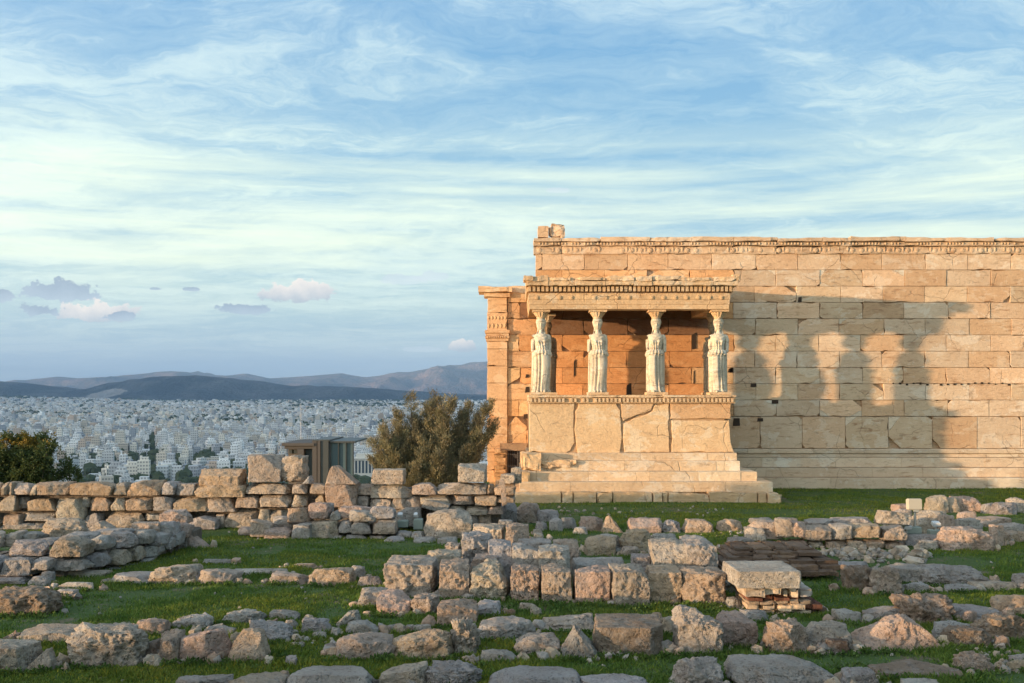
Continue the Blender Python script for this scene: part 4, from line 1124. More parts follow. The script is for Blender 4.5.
# --- B: the bent wall on the side of the lawn
def dB(x):
    yb = 583 - (max(x, 54) - 54) * (36 / 150)
    return F * EYE / (yb - HOR)
wb = thing('dry_stone_wall', (-5.6, 17.5, 0), 'curved stretch of grey weathered stones running back from the lawn to the rubble wall', 'wall')
B = [(7, 540, 46, 557.5, 'G', .5, dict(rnd=.3)), (45, 536, 85, 558.5, 'T', .1), (84, 535, 107, 551, 'G', .1), (106, 531, 132, 549, 'G', .1), (131, 529.5, 151, 545, 'G', .1), (149, 532, 164, 546, 'G', -.1),
     (-34, 556, -2, 577, 'G', -.1), (-1, 556, 33, 577, 'G', .0), (30, 557, 50, 571.5, 'G', 0), (48, 557.5, 84, 572, 'G', 0), (82, 551, 104, 568.5, 'G', 0), (101, 549, 122, 567, 'T', 0), (119, 545, 140, 562, 'T', .1), (140, 544, 156, 558, 'G', 0), (150, 542, 161, 554, 'G', -.1),
     (54, 568, 104, 584.5, 'T', -.1), (102, 565, 122, 576.5, 'G', -.1), (120, 561, 137, 570, 'G', 0), (134, 556, 150, 565, 'G', 0), (-34, 575, 24, 585, 'G', -.2),
     (58, 532, 94, 542, 'G', .7), (92, 528, 127, 538, 'G', .8), (128, 521.5, 158, 536, 'P', .6), (150, 522, 172, 540, 'G', .3), (159, 509.5, 187.5, 526, 'P', .9), (160, 521, 175, 541, 'G', .2), (171, 522.5, 188, 539, 'P', .3), (160, 536, 171, 550.5, 'G', -.1), (166, 532, 178, 547, 'G', 0),
     (36, 518, 84, 539, 'T', 2.2, dict(rnd=.3)), (80, 520.5, 118, 536, 'T', 2.6, dict(peak=.45)), (0, 530.5, 19, 548, 'T', 1.6), (17, 531, 38, 542, 'G', 1.8), (-30, 530, 0, 550, 'T', 1.4), (28, 538, 52, 548, 'G', 1.4)]
sw(wb, 'stone', B, dB, rnd=.30, facets=4, amp=.06, t=.55)
m = MB()
for x in np.arange(60, 195, 8.):
    d = dB(x) + .35; X = (x - 512) / F * d; m.box(X - .12, X + .12, d, d + .5, -.1, .42 if x < 150 else .36, .03)
for x in np.arange(-30, 60, 12.):
    d = dB(x) + .35; X = (x - 512) / F * d; m.box(X - .16, X + .16, d, d + .9, -.1, .33, .03)
core = m.build('rubble_core', M_ROCK, wb); core.color = (.25, .22, .18, 1)
S = lambda *a, **k: stone(*a, **k)
S('boulder', 177, 533, 206, 548.5, 'wedge of pinkish rock sloping down to the grass at the end of the curved wall', tone='P', peak=.1, rnd=.2)
S('boulder', 27, 577, 46, 588, 'small knobbly grey stone below the curved wall near the brown pitted rock', tone='G', rnd=.5)
S('boulder', 39, 572.5, 51, 583, 'little round grey stone tucked under the curved wall', tone='G', rnd=.6)
S('stone_slab', 50, 590, 74, 598, 'thin pale slab flat in the grass next to the brown pitted rock', tone='W', rnd=.15, amp=.03)
S('stone_slab', 56, 583.5, 91, 589.5, 'long thin pale slab at the foot of the curved wall', tone='W', rnd=.15, amp=.03)
S('stone_slab', 110, 573.5, 150, 583.5, 'broad thin grey slab sunk in the lawn beside the curved wall', tone='G', rnd=.15, amp=.03)
S('boulder', 147, 565, 195, 584, 'low warm boulder on the lawn with a grey back half', tone='T', rnd=.4, amp=.08)
S('boulder', 194, 573, 199, 582, 'tiny stone touching the low warm boulder on the lawn', tone='G', rnd=.5, res=8)
S('boulder', -22, 587, 52, 616, 'long brown pitted rock with mossy top lying across the lawn edge', tone='B', rnd=.35, amp=.10)
S('limestone_block', 197, 570, 235, 584.5, 'flat squared block in the lawn between the low warm boulder and the thin slab', RB, tone='T', rnd=.18, slope=.15)
S('limestone_block', 203, 565.5, 233, 571.5, 'thin grey block just behind the flat squared block on the lawn', RB, tone='G', rnd=.15, d=18.1)
S('stone_slab', 236, 570, 285, 575.5, 'very thin pale slab flush with the middle of the lawn', tone='W', rnd=.1, amp=.02)
S('limestone_block', 271, 573, 308, 584.5, 'low rectangular block, front one of three lying in mid lawn', RB, tone='L', rnd=.14)
S('limestone_block', 309, 567.5, 352, 585.5, 'long pitted rectangular block, biggest of three lying in mid lawn', RB, tone='O', rnd=.14, amp=.05)
S('limestone_block', 291, 565.5, 316, 574.5, 'reddish low block behind the other two lying in mid lawn', RB, tone='P', rnd=.2, d=17.6)
S('boulder', 350, 567, 364, 578, 'small grey stone behind the end of the long pitted block on the lawn', tone='G', rnd=.4)
S('boulder', 359, 576.5, 380, 587, 'small rounded grey stone between the long pitted block and the block row', tone='G', rnd=.6)
# --- D: boulders along the lower edge of the lawn
S('boulder', 12, 626, 85, 646, 'long low slab-like boulder with a warm face behind the big knobbly boulder', tone='L', rnd=.3)
S('boulder', 63, 625.5, 141, 668, 'biggest knobbly rounded boulder in the grass with a pitted grey top', tone='T', rnd=.5, amp=.085, res=34)
S('boulder', -30, 643, 26, 673, 'angular grey-topped boulder cut by the picture edge near the small wedge stone', tone='T', rnd=.25)
S('boulder', 21, 650, 52, 671, 'small three-cornered stone just in front of the big knobbly boulder', tone='T', peak=.85, rnd=.2)
S('boulder', 134, 620, 165, 637, 'smooth pinkish stone behind the big knobbly boulder', tone='P', rnd=.45, t=.3)
S('boulder', 141, 640, 159, 662, 'narrow brown stone wedged between the big knobbly boulder and the upright slabs', tone='B', rnd=.3, taper=-.2, t=.3)
S('boulder', 157, 631, 178, 664, 'narrow upright pinkish boulder with a light edge', tone='P', rnd=.25, t=.45, slope=.1)
S('boulder', 173, 616, 207.5, 631, 'white pitted stone behind the upright pink slab', tone='W', rnd=.35, amp=.09)
S('boulder', 179.5, 630, 229, 663, 'broad pink cracked boulder with flat upright face', tone='P', rnd=.22, amp=.06, res=26, t=.4)
S('boulder', 228.5, 630, 265, 664.5, 'smooth rounded shield-shaped boulder with a warm face', tone='O', rnd=.5, taper=.35, t=.45, amp=.035)
S('boulder', 200, 626, 232, 637, 'flat bluish stone lying behind the pink cracked boulder', tone='G', rnd=.25)
S('boulder', 217, 611.5, 261, 625, 'low grey layered stone in the grass, highest of the stones in the lower lawn cluster', tone='G', rnd=.3, amp=.08)
S('boulder', 244, 621, 290, 645, 'dark grey broken stone sloping into the grass behind the shield-shaped boulder', tone='G', rnd=.2, amp=.09, slope=-.25)
S('boulder', 268, 611, 297, 621.5, 'low smooth grey stone half sunk behind the dark grey broken stone', tone='G', rnd=.5)
S('boulder', 284, 621, 296, 628, 'tiny grey stone between two grey stones in the lower lawn', tone='G', rnd=.5, res=8)
S('boulder', 298.5, 619.5, 329, 635.5, 'light bluish pitted stone standing alone in the lower lawn', tone='G', rnd=.3, amp=.09)
S('boulder', 312, 633, 325, 640, 'small white chip beside the light bluish pitted stone', tone='W', rnd=.4, res=8)
S('boulder', 284, 657, 296, 666, 'small broken grey lump in the grass above the long smooth slab', tone='G', rnd=.3, amp=.1, res=8)
S('boulder', 170, 676, 226, 700, 'flat bluish slab cut off by the lower picture edge', tone='G', rnd=.3)
S('boulder', 223, 675.5, 284, 702, 'small warm-tipped stone cut by the lower picture edge next to the bluish slab', tone='T', rnd=.35, slope=-.2)
S('boulder', 285, 669.5, 367, 700, 'long smooth rounded grey slab at the lower edge of the picture', tone='G', rnd=.5, amp=.03)
S('boulder', 277, 672, 289, 680, 'little orange stone at the tip of the long smooth grey slab', tone='O', rnd=.4, res=8)
# --- E: the second row, below the big blocks
S('foundation_block', 357, 588.5, 385, 616.5, 'grey-sided squarish block at the near end of the second block row', 'stone block', tone='G', rnd=.25, t=.6, d=14.2)
S('foundation_block', 376, 592, 411, 619, 'rounded block with a pinkish front, second in the lower block row', 'stone block', tone='P', rnd=.35, t=.6, d=13.75)
S('foundation_block', 408.5, 595, 438.5, 618, 'cracked rounded block, third in the lower block row', 'stone block', tone='T', rnd=.3, amp=.08, t=.5, d=13.7)
S('boulder', 438, 601, 477, 627, 'smooth slanting block beyond the cracked block of the lower row', tone='P', rnd=.2, slope=.1, t=.5)
S('boulder', 475, 601, 501, 618, 'plain grey block under the third big foundation block', tone='G', rnd=.25, t=.5)
S('boulder', 450, 617, 481, 658, 'tall rugged upright rock with deep hollows', tone='L', rnd=.25, amp=.15, t=.45, res=26, facets=6)
S('boulder', 390, 630.5, 451, 661, 'low three-cornered orange rock rising towards the tall rugged rock', tone='O', rnd=.2, amp=.09, slope=.55, t=.5, res=28)
S('boulder', 334, 635, 393, 660.5, 'dome-shaped pale boulder with a pitted crust, below the lower block row', tone='T', rnd=.55, amp=.09, res=28)
S('boulder', 346, 622, 378, 637, 'flat grey stone behind the dome-shaped pale boulder', tone='G', rnd=.25)
S('boulder', 332, 611, 359, 628, 'low broken grey stone between lawn and lower block row', tone='G', rnd=.3, amp=.09, peak=.9)
S('boulder', 386, 625.5, 402, 633, 'small flat grey stone in the weeds under the rounded pinkish block', tone='G', rnd=.4, res=8)
S('boulder', 406, 625.5, 431, 633.5, 'flat brownish grey stone in the weeds under the cracked block', tone='G', rnd=.4)
S('boulder', 377, 665.5, 426, 692, 'sloping yellowish boulder cut by the lower picture edge', tone='T', rnd=.3, slope=.3)
S('boulder', 425, 664, 480, 692, 'pitted crusty grey boulder cut by the lower picture edge', tone='G', rnd=.4, amp=.09)
S('boulder', 481, 651, 515.5, 665, 'low squared grey stone in the grass below the leaning flat stones', tone='G', rnd=.25)
S('stone_slab', 478, 617.5, 534, 642, 'long grey flat-topped slab beside the tall rugged rock', 'stone slab', tone='G', rnd=.25, t=.8)
S('stone_slab', 543, 613.5, 594, 632, 'tilted pale slab sloping upward behind the grey pyramid stone', 'stone slab', tone='T', rnd=.3, slope=.35, t=.6)
S('boulder', 515.5, 635, 559, 656, 'stubby orange-grey block left of the grey pyramid stone', tone='T', rnd=.2, amp=.07, slope=.15)
S('boulder', 558, 627, 602.5, 659.5, 'grey pyramid-shaped stone with a warm base', tone='G', peak=.42, rnd=.12, amp=.05, t=.5, res=26)
S('foundation_block', 597, 619, 665, 656, 'big six-sided flat-topped block in the shade, coarse brown front', 'stone block', tone='B', rnd=.10, amp=.03, facets=1, t=.85, res=26)
S('boulder', 490, 669, 582, 700, 'broad flat speckled slab cut by the lower picture edge', tone='G', rnd=.3, t=.8)
S('boulder', 580, 676, 655, 700, 'low grey slab cut by the lower edge beyond the speckled slab', tone='G', rnd=.3)
S('boulder', 531, 605, 542, 616, 'small warm stone leaning under the big foundation blocks', tone='T', rnd=.3, slope=-.3, res=8)
S('boulder', 520, 604, 530, 611, 'little pebble-like stone under the big foundation blocks', tone='T', rnd=.5, res=8)
S('boulder', 659, 618, 681, 632.5, 'small flat-topped yellowish stone wedged beside the tall cracked boulder', tone='L', rnd=.3, t=.25)
S('boulder', 652, 613.5, 662, 621, 'little rounded orange stone under the sixth foundation block', tone='O', rnd=.6, res=8)
S('boulder', 677, 609, 723, 654.5, 'tall cracked boulder with a smooth white-grey face', tone='W', rnd=.18, amp=.06, t=.55, res=28, facets=6, taper=-.08)
S('boulder', 719, 612, 758, 647.5, 'rounded boulder with a warm patch, right against the tall cracked boulder', tone='P', rnd=.42, amp=.06, t=.5, res=24)
S('boulder', 742, 611.5, 770, 633, 'grey rubbly rock between the rounded boulder and the brick pier', tone='G', rnd=.3, amp=.1, d=13.4)
S('boulder', 768, 621, 812, 654.5, 'pink furrowed boulder forming one end of the overhanging rock', tone='P', rnd=.28, amp=.09, t=.5, res=26)
S('boulder', 806, 623.5, 851, 649, 'undercut warm boulder joined to the pink furrowed boulder', tone='L', rnd=.22, amp=.06, t=.5, slope=-.05)
S('boulder', 828, 640, 850, 654, 'dark low stone in the hollow beneath the undercut boulder', tone='D', rnd=.4)
S('boulder', 674, 658, 722.5, 692, 'squarish grey boulder with rounded humps at the lower picture edge', tone='G', rnd=.35, amp=.1, res=24)
S('boulder', 735, 657.5, 842, 694, 'very wide low grey boulder with a pitted crust behind leafy weeds', tone='G', rnd=.42, amp=.08, res=34)
S('boulder', 844, 669, 881, 692, 'low dark grey stone between weeds at the lower picture edge', tone='G', rnd=.4)
S('boulder', 728, 598, 741.5, 609, 'small grey stone in the gap between the foundation row and the brick pier', tone='G', rnd=.5)
# --- F: the main row of foundation blocks
FB = dict(grow=-.15, rnd=.19, facets=1, amp=.045, d=14.5, t=.8, res=28)
def fb(x0, y0, x1, y1, label, **k):
    o = dict(FB); o.update(k); return stone('foundation_block', x0, y0, x1, y1, label, 'stone block', **o)
fb(381, 558.5, 437, 594, 'first and longest block of the big foundation row, over the lower row', tone='T', d=14.9, t=1.1)
fb(436.5, 562, 470.5, 596, 'reddish squarish block, second of the big foundation row', tone='P', d=14.8)
fb(468, 562, 511, 598, 'pale split-faced block, third of the big foundation row', tone='L', d=14.75, amp=.08, facets=6)
fb(509.5, 567, 541, 603, 'cleft block with a broken foot, fourth of the big foundation row', tone='P', d=14.6, amp=.07)
fb(539.5, 567, 573.5, 606, 'rounded drum-like block half in shadow, fifth of the big foundation row', tone='T', rnd=.3, taper=.04)
fb(573, 567, 612.5, 608.5, 'tall block with one shadowed half and a small hole, sixth of the big foundation row', tone='P', rnd=.12)
fb(611, 567, 651, 611, 'tall block with cut corner, seventh of the big foundation row', tone='L', rnd=.14, d=14.3)
fb(643, 568, 684, 608.5, 'rough orange-faced block, eighth of the big foundation row', tone='O', d=14.45)
fb(681.5, 569, 728.5, 610.5, 'block with a sharp bright face, last of the big foundation row', tone='O', d=14.3, t=.9, rnd=.2)
fb(717, 571, 738, 594, 'grey block just behind the end of the big foundation row', tone='G', d=15.3, t=.6)
# behind it
fb(652, 542, 697.5, 569, 'overhanging pale block behind the eighth foundation block', tone='L', d=15.9, t=.9, taper=-.08)
fb(685, 538.5, 722.5, 572, 'large pale flat-topped block with pitted side beside the thin brick layers', tone='W', d=15.8, t=1.3, rnd=.2)
fb(632, 556, 658, 570, 'low bluish block between the foundation row and the overhanging pale block', tone='G', d=16.2, t=.5)
fb(510, 545, 542, 570, 'dark bluish block in the inner row beside the crisp-edged pale block', tone='G', d=15.9, t=.9)
fb(537, 547, 571.5, 570, 'crisp-edged block with ragged bright front in the inner row', tone='W', d=15.7, t=.8, rnd=.1)
fb(486, 543, 513, 569, 'dark block with sloping top in the inner row next to the flat pink slab', tone='G', d=16.0, t=1.0)
fb(551, 541, 581, 554, 'low block behind the crisp-edged pale block of the inner row', tone='P', d=17.4, t=.6)
fb(516, 540, 553, 549, 'flat bluish block behind the inner row', tone='G', d=17.3, t=.7)
fb(469, 555, 499, 568, 'flat pink slab between the third foundation block and the dark sloping block', tone='P', d=15.8, t=.7)
fb(422, 552, 462, 567, 'flat pale block lying behind the first two foundation blocks', tone='L', d=16.0, t=.7)
fb(458, 535, 493, 558, 'broad grey slab with ragged front on top of the inner rubble', tone='G', d=16.8, t=1.1, amp=.08)
fb(444, 543.5, 461, 557, 'small squarish stone under the end of the broad grey slab', tone='T', d=16.9, t=.5)
fb(470, 526, 506, 542, 'long pale block beyond the broad grey slab', tone='L', d=18.3, t=.9)
fb(504.5, 525.5, 530, 541, 'pale pinkish cube beyond the dark sloping block', tone='P', d=18.2, t=.6)
fb(498, 520, 514, 528, 'small squared stone perched beside the pale pinkish cube', tone='G', d=18.9, t=.3, stack=True)
fb(571, 559.5, 629, 569, 'low pale paving slab behind the sixth and seventh foundation blocks', tone='G', d=16.4, t=.8)
# rubble between lawn and porch
for a in [(424, 511, 471, 535, 'big bright pale boulder lying by itself beside the two small floodlights', dict(tone='L', d=21.0, t=.8, rnd=.35, res=22)),
          (469, 515, 478.5, 528, 'small upright stone next to the big bright pale boulder', dict(tone='G')),
          (477, 514.5, 490.5, 528, 'pinkish stone between the bright pale boulder and the mixed rubble', dict(tone='P')),
          (474, 526, 501, 536, 'low pinkish flat stone in front of the mixed rubble', dict(tone='P')),
          (486, 511, 502, 525, 'dark bluish boulder below the thin standing slab', dict(tone='G')),
          (498.5, 504, 516, 524, 'narrow grey boulder beside the big smooth boulder near the porch corner', dict(tone='G', t=.4)),
          (513, 504, 541.5, 522.5, 'big smooth pinkish-grey boulder near the porch corner', dict(tone='P', rnd=.35, t=.7, taper=-.1)),
          (537, 511, 558.5, 522.5, 'smooth grey boulder leaning on the big smooth boulder', dict(tone='G', rnd=.45)),
          (550, 519, 562, 530.5, 'round grey stone below the porch foundation rubble', dict(tone='G', rnd=.6)),
          (536, 522.5, 547, 530.5, 'little grey stone below the leaning smooth boulder', dict(tone='G', rnd=.5)),
          (562, 519, 576, 528, 'small square brown-grey stone in the strip before the porch', dict(tone='G')),
          (580, 517.5, 603, 530.5, 'reddish sloping boulder, first of the spaced stones before the porch', dict(tone='P', rnd=.4)),
          (602.5, 517, 623, 532, 'pointed orange boulder among the spaced stones before the porch', dict(tone='O', peak=.35)),
          (630, 519, 662, 532.5, 'long low brown-pink boulder among the spaced stones before the porch', dict(tone='P', rnd=.35)),
          (661.5, 521, 680.5, 532, 'small ragged grey stone between two warm stones before the porch', dict(tone='G', amp=.1)),
          (684.5, 520.5, 713.5, 532.5, 'rectangular orange stone among the spaced stones before the porch', dict(tone='O', rnd=.2)),
          (719, 520.5, 742.5, 531.5, 'smaller rectangular orange stone, last before the dry stone row', dict(tone='O', rnd=.2)),
          (573.5, 528, 587, 533.5, 'flat pale stone in the grass before the reddish sloping boulder', dict(tone='W', rnd=.4)),
          (533.5, 530, 542.5, 534, 'upper of two tiny white stones in the grass near the inner row', dict(tone='W', rnd=.5, res=8)),
          (534, 534, 543, 539.5, 'lower of two tiny white stones in the grass near the inner row', dict(tone='W', rnd=.5, res=8)),
          (585.5, 537, 616.5, 554.5, 'rounded oblong block lit orange on the grass behind the foundation row', dict(tone='O', rnd=.22, amp=.06)),
          (592, 535, 620, 543, 'flat grey block behind the rounded oblong orange block', dict(tone='G', d=19.4)),
          (621, 531, 653, 552, 'high rugged orange block with a fractured face beside the oblong block', dict(tone='O', rnd=.22, amp=.09, facets=6)),
          (621, 547.5, 638.5, 555, 'small low stone under the high rugged orange block', dict(tone='T')),
          (652, 534, 677, 543.5, 'grey broken stone between the rugged orange block and the pale flat-topped block', dict(tone='G', amp=.1)),
          (729.5, 538, 755, 548, 'long grey stone at the head of the thin brick layers', dict(tone='G', rnd=.35))]:
    S('boulder', *a[:4], a[4], **a[5])
# --- H: dry stone row on the terrace edge below the long wall
wh = thing('dry_stone_wall', (6.4, 19.9, 0), 'two-course dry stone row of warm rounded stones on the grass below the long temple wall', 'wall')
H = [(747, 527, 767, 542, 'L'), (751, 520.5, 783, 541, 'T', .2), (776, 517.5, 794, 539, 'T'), (793, 521, 808, 539, 'P'), (804, 525, 833, 541.5, 'L'), (831, 523, 853, 540.5, 'G'), (853, 523, 882, 539, 'O'), (833, 517, 873, 525.5, 'G', .6), (807, 519, 835, 526.5, 'G', .5), (777, 516.8, 799, 523.5, 'T', .5), (752, 518, 776, 526, 'G', .6),
     (759, 541, 769, 548, 'T'), (768, 540, 778, 547, 'G'), (780, 540, 792, 548.5, 'T'), (793, 538.5, 811, 549.5, 'P'), (810, 540, 825, 549.5, 'L'), (826, 539.5, 849, 549.5, 'O'), (848.5, 538, 867, 550, 'T'), (866.5, 538.5, 884.5, 548.8, 'O'),
     (883, 525, 909, 541.5, 'T', .0), (885, 540.8, 906, 549.5, 'O', 0), (904, 534, 942, 548.5, 'G', .35)]
sw(wh, 'stone', H, lambda x: 19.85, rnd=.26, facets=3, amp=.055, t=.5)
for a in [(878, 509.5, 913, 526.5, 'big light boulder with a rusty hollow resting on the end of the dry stone row', dict(tone='L', rnd=.35, d=20.3, t=.6, stack=True, slope=-.2)),
          (917, 512, 948.5, 529, 'flat-faced warm boulder behind the tall floodlight', dict(tone='L', rnd=.25, d=21.6)),
          (941.5, 516.5, 955, 531, 'knobbly pink stone between the warm boulder and the long flat block', dict(tone='P', d=21.3)),
          (943, 527.5, 995, 550, 'long pink-faced pitted boulder in front of the grey slabs', dict(tone='P', rnd=.25, amp=.07, res=28)),
          (992.5, 526, 1005, 544.5, 'upright pink stone at the end of the long pink-faced boulder', dict(tone='P', t=.3)),
          (1004, 532, 1021, 541.5, 'small oblong orange stone past the upright pink stone', dict(tone='O')),
          (1020, 532.5, 1042, 541.5, 'orange stone cut by the picture edge past the small oblong stone', dict(tone='O')),
          (954, 519.5, 983, 532, 'smooth bluish boulder behind the long pink-faced boulder', dict(tone='G', d=21.6)),
          (961, 512.5, 978, 521, 'low pinkish stone on the grass beyond the bluish boulder', dict(tone='P')),
          (977, 517.5, 1011, 527, 'flat sloping slab on the grass beyond the bluish boulder', dict(tone='T')),
          (1004, 524, 1034, 533, 'grey slab above the small oblong orange stones', dict(tone='G')),
          (928.5, 496.5, 949, 512, 'slanting pale boulder, tallest of the upper loose stones near the tall floodlight', dict(tone='L', slope=.2)),
          (946, 498.5, 960, 511.5, 'narrow pale boulder touching the slanting pale boulder', dict(tone='L')),
          (956, 498, 982.5, 511, 'rounded orange block in the upper group of loose stones', dict(tone='P', rnd=.3)),
          (984, 504, 996, 512.5, 'small dark grey stone in the upper group of loose stones', dict(tone='G')),
          (994.5, 503.5, 1019, 514, 'low grey-brown boulder in the upper group of loose stones', dict(tone='G', rnd=.5)),
          (1011, 499, 1036, 512, 'orange-topped boulder at the picture edge in the upper group', dict(tone='L')),
          (895, 505, 910, 511.5, 'thin pinkish stone on the grass just behind the tall floodlight', dict(tone='P')),
          (898, 510, 912, 517, 'low bluish stone behind the big light boulder', dict(tone='G')),
          (919.5, 541, 937.5, 549.5, 'white square stone at the foot of the dry stone row', dict(tone='W', rnd=.15)),
          (886, 565, 931, 585, 'grey furrowed slab with a dark top beside the thin brick layers', dict(tone='G', amp=.08, slope=-.1)),
          (925, 565.5, 997, 587, 'long grey block with a deep dark groove along its top', dict(tone='G', rnd=.22, amp=.08, res=28)),
          (846, 565, 884, 592, 'ribbed brown layered rock sloping out of the grass', dict(tone='B', rnd=.2, amp=.1, slope=-.3)),
          (874, 568, 906, 595, 'crusty pale rock with a ragged foot next to the ribbed brown rock', dict(tone='T', rnd=.3, amp=.1)),
          (906, 583, 929, 592.5, 'smooth bluish slab in front of the grey furrowed slab', dict(tone='G', rnd=.2)),
          (946, 584, 976, 592.5, 'smooth bluish slab in front of the grooved block', dict(tone='G', rnd=.3)),
          (976, 581.5, 1020, 591, 'long low tan stone trailing from the grooved block', dict(tone='T')),
          (1018, 575, 1040, 590, 'grey stone cut by the picture edge level with the grooved block', dict(tone='G')),
          (822, 562, 871, 569.5, 'flat grey paving slab beside the pebble heap', dict(tone='G')),
          (836, 611, 862, 622, 'low dark grey stone in the grass beyond the brick pier', dict(tone='G')),
          (868, 608, 904, 621, 'low grey stone behind the biggest pink boulder', dict(tone='G')),
          (861, 615, 943.5, 651, 'biggest pink boulder, peaked, with a coarse orange face', dict(tone='P', rnd=.28, peak=.58, amp=.06, res=34, t=.7)),
          (901, 595, 957, 625, 'dark brown ragged rock with deep black hollows', dict(tone='B', rnd=.3, amp=.14, res=28)),
          (940, 623, 974, 644, 'smooth grey boulder between the biggest pink boulder and the brown dome stone', dict(tone='G', rnd=.5)),
          (949.5, 625.5, 993.5, 648, 'brown domed stone with a flat split face', dict(tone='B', rnd=.5, t=.5)),
          (960, 606, 1007, 623, 'broad flat grey stone behind the brown domed stone', dict(tone='G', rnd=.35, t=.8)),
          (966, 612, 979, 625, 'small round warm knob of stone at the front of the broad flat grey stone', dict(tone='P', rnd=.6)),
          (981, 615, 1030, 641.5, 'brown slanting boulder with dark pitted side at the picture edge', dict(tone='B', rnd=.35, slope=.1, amp=.09)),
          (1001, 597, 1040, 617, 'light ochre block with a chipped corner at the picture edge', dict(tone='O', rnd=.25)),
          (958, 652, 995.5, 672, 'small pink knobbly boulder among white chips', dict(tone='P', rnd=.5, amp=.1, slope=-.3)),
          (878, 661, 961, 679, 'flat brown-grey slab level with the ground, dotted with white chips', dict(tone='B', rnd=.15, amp=.04)),
          (1009, 661, 1040, 670, 'small warm flat stone at the picture edge near white chips', dict(tone='O')),
          (1012, 655, 1040, 663, 'bluish flat stone at the picture edge above the small warm one', dict(tone='G')),
          (905, 680, 941, 694, 'pale flat stone cut by the lower edge under the brown-grey slab', dict(tone='W'))]:
    S('boulder', *a[:4], a[4], **a[5])

# --- G: the brick and rubble pier with its marble slab, and the thin layered footing behind it
def strip(m, px0, px1, py0, py1, d, t, tone, n, seed, jit=.03):
    z0 = EYE - (py1 - HOR) * d / F; z1 = EYE - (py0 - HOR) * d / F
    xs = np.linspace(px0, px1, n + 1) + np.concatenate([[0], srnd.uniform(-1, 1) + np.random.RandomState(seed).uniform(-2.5, 2.5, n - 1), [0]]) if n > 1 else np.array([px0, px1])
    for k in range(n):
        c = np.array(TONES[tone]) * srnd.uniform(.75, 1.25) / np.array([.5, .5, .5])
        noisy_box(m, (xs[k] - 512) / F * d + .005, (xs[k + 1] - 512) / F * d - .005, d + srnd.uniform(-jit, jit), d + t, max(z0, -.1) + .004, z1 - .004, .032, seed=seed + k * 3, tint=tuple(c))
M_BRICK = marble_mat('old_brick', (.50, .48, .46), (.40, .38, .36), .8, stain=(.22, .16, .12), stain_lo=.52)
pier = thing('masonry_pier', (3.5, 14.1, 0), 'low pier of thin brick and rubble courses with a marble slab on top', 'pier')
DG = 13.9
m = MB(); strip(m, 745, 782, 588, 597, DG - .08, .75, 'T', 2, 400); strip(m, 783, 800, 589, 598, DG, .7, 'T', 2, 402); strip(m, 798, 814, 588, 598.5, DG + .1, .7, 'G', 1, 405)
m.build('stone_course', M_BRICK, pier)
m = MB(); strip(m, 747, 800, 597.5, 601, DG, .8, 'R', 4, 410); strip(m, 748, 812, 601, 604.8, DG - .02, .8, 'B', 5, 430); strip(m, 800, 823, 604, 609, DG, .7, 'R', 2, 450); strip(m, 808, 828, 609, 614, DG + .05, .6, 'D', 2, 455); strip(m, 804, 820, 614, 622, DG + .05, .6, 'D', 3, 457)
m.build('brick_course', M_BRICK, pier)
m = MB(); strip(m, 748, 806, 604.8, 611, DG - .06, .8, 'O', 4, 470); strip(m, 756, 812, 611, 629, DG + .02, .75, 'T', 3, 490); strip(m, 819, 833, 611.5, 626, DG, .4, 'W', 1, 505)
m.build('rubble_course', M_BRICK, pier)
stone('stone_slab', 735, 563.5, 799.5, 589, 'thick pale marble slab with bevelled corner capping the brick pier'.replace('bevelled', 'chipped'), 'stone slab', d=DG - .15, t=.95, tone='W', stack=True, rnd=.04, amp=.014, facets=0, res=28, yaw=.02)
foot = thing('brick_footing', (4.6, 16.2, 0), 'ruined footing of thin dark brick layers stepping down behind the marble slab', 'wall ruin')
DD = 16.6
m = MB(); strip(m, 735, 816, 548.5, 552.5, DD + .6, .9, 'D', 4, 520, .08); strip(m, 732, 822, 552.7, 556.5, DD + .4, 1.0, 'D', 4, 540, .08)
m.build('upper_brick_layer', M_BRICK, foot)
m = MB(); strip(m, 728, 800, 557, 561.5, DD + .2, 1.0, 'D', 3, 560, .08); strip(m, 790, 838, 560.5, 565, DD + .1, .9, 'D', 2, 580, .05); strip(m, 722, 790, 562, 567, DD, 1.0, 'D', 4, 600, .08)
m.build('middle_brick_layer', M_BRICK, foot)
m = MB(); strip(m, 722, 800, 567.3, 573, DD - .2, 1.0, 'D', 3, 620, .08); strip(m, 792, 843, 565.5, 571, DD - .1, .8, 'D', 2, 640, .05); strip(m, 796, 840, 571.3, 577, DD - .3, .9, 'D', 2, 660, .05)
m.build('lower_brick_layer', M_BRICK, foot)

# boulders added out of view, sunward, to cast shadows on the curved wall
for k, (x, y, w) in enumerate([(-11.6, 14.2, .9), (-13.2, 16.5, 1.1), (-12.4, 19.4, 1.0), (-10.2, 11.6, .8), (-14.5, 18.1, 1.3)]):
    V, Fq = rock_mesh('boulder', w, w * .8, w * .55, 16, .35, 5, .07, seed=900 + k)
    o = mesh_np('boulder', V + (x, y, -.05), Fq, M_ROCK, None, (x, y, -.05), smooth=True); o.color = (*TONES['TPGTG'[k]], 1)
    tag(o, 'loose limestone boulder added out of view beyond the curved wall', 'rock', 'loose boulders added beyond the curved wall')

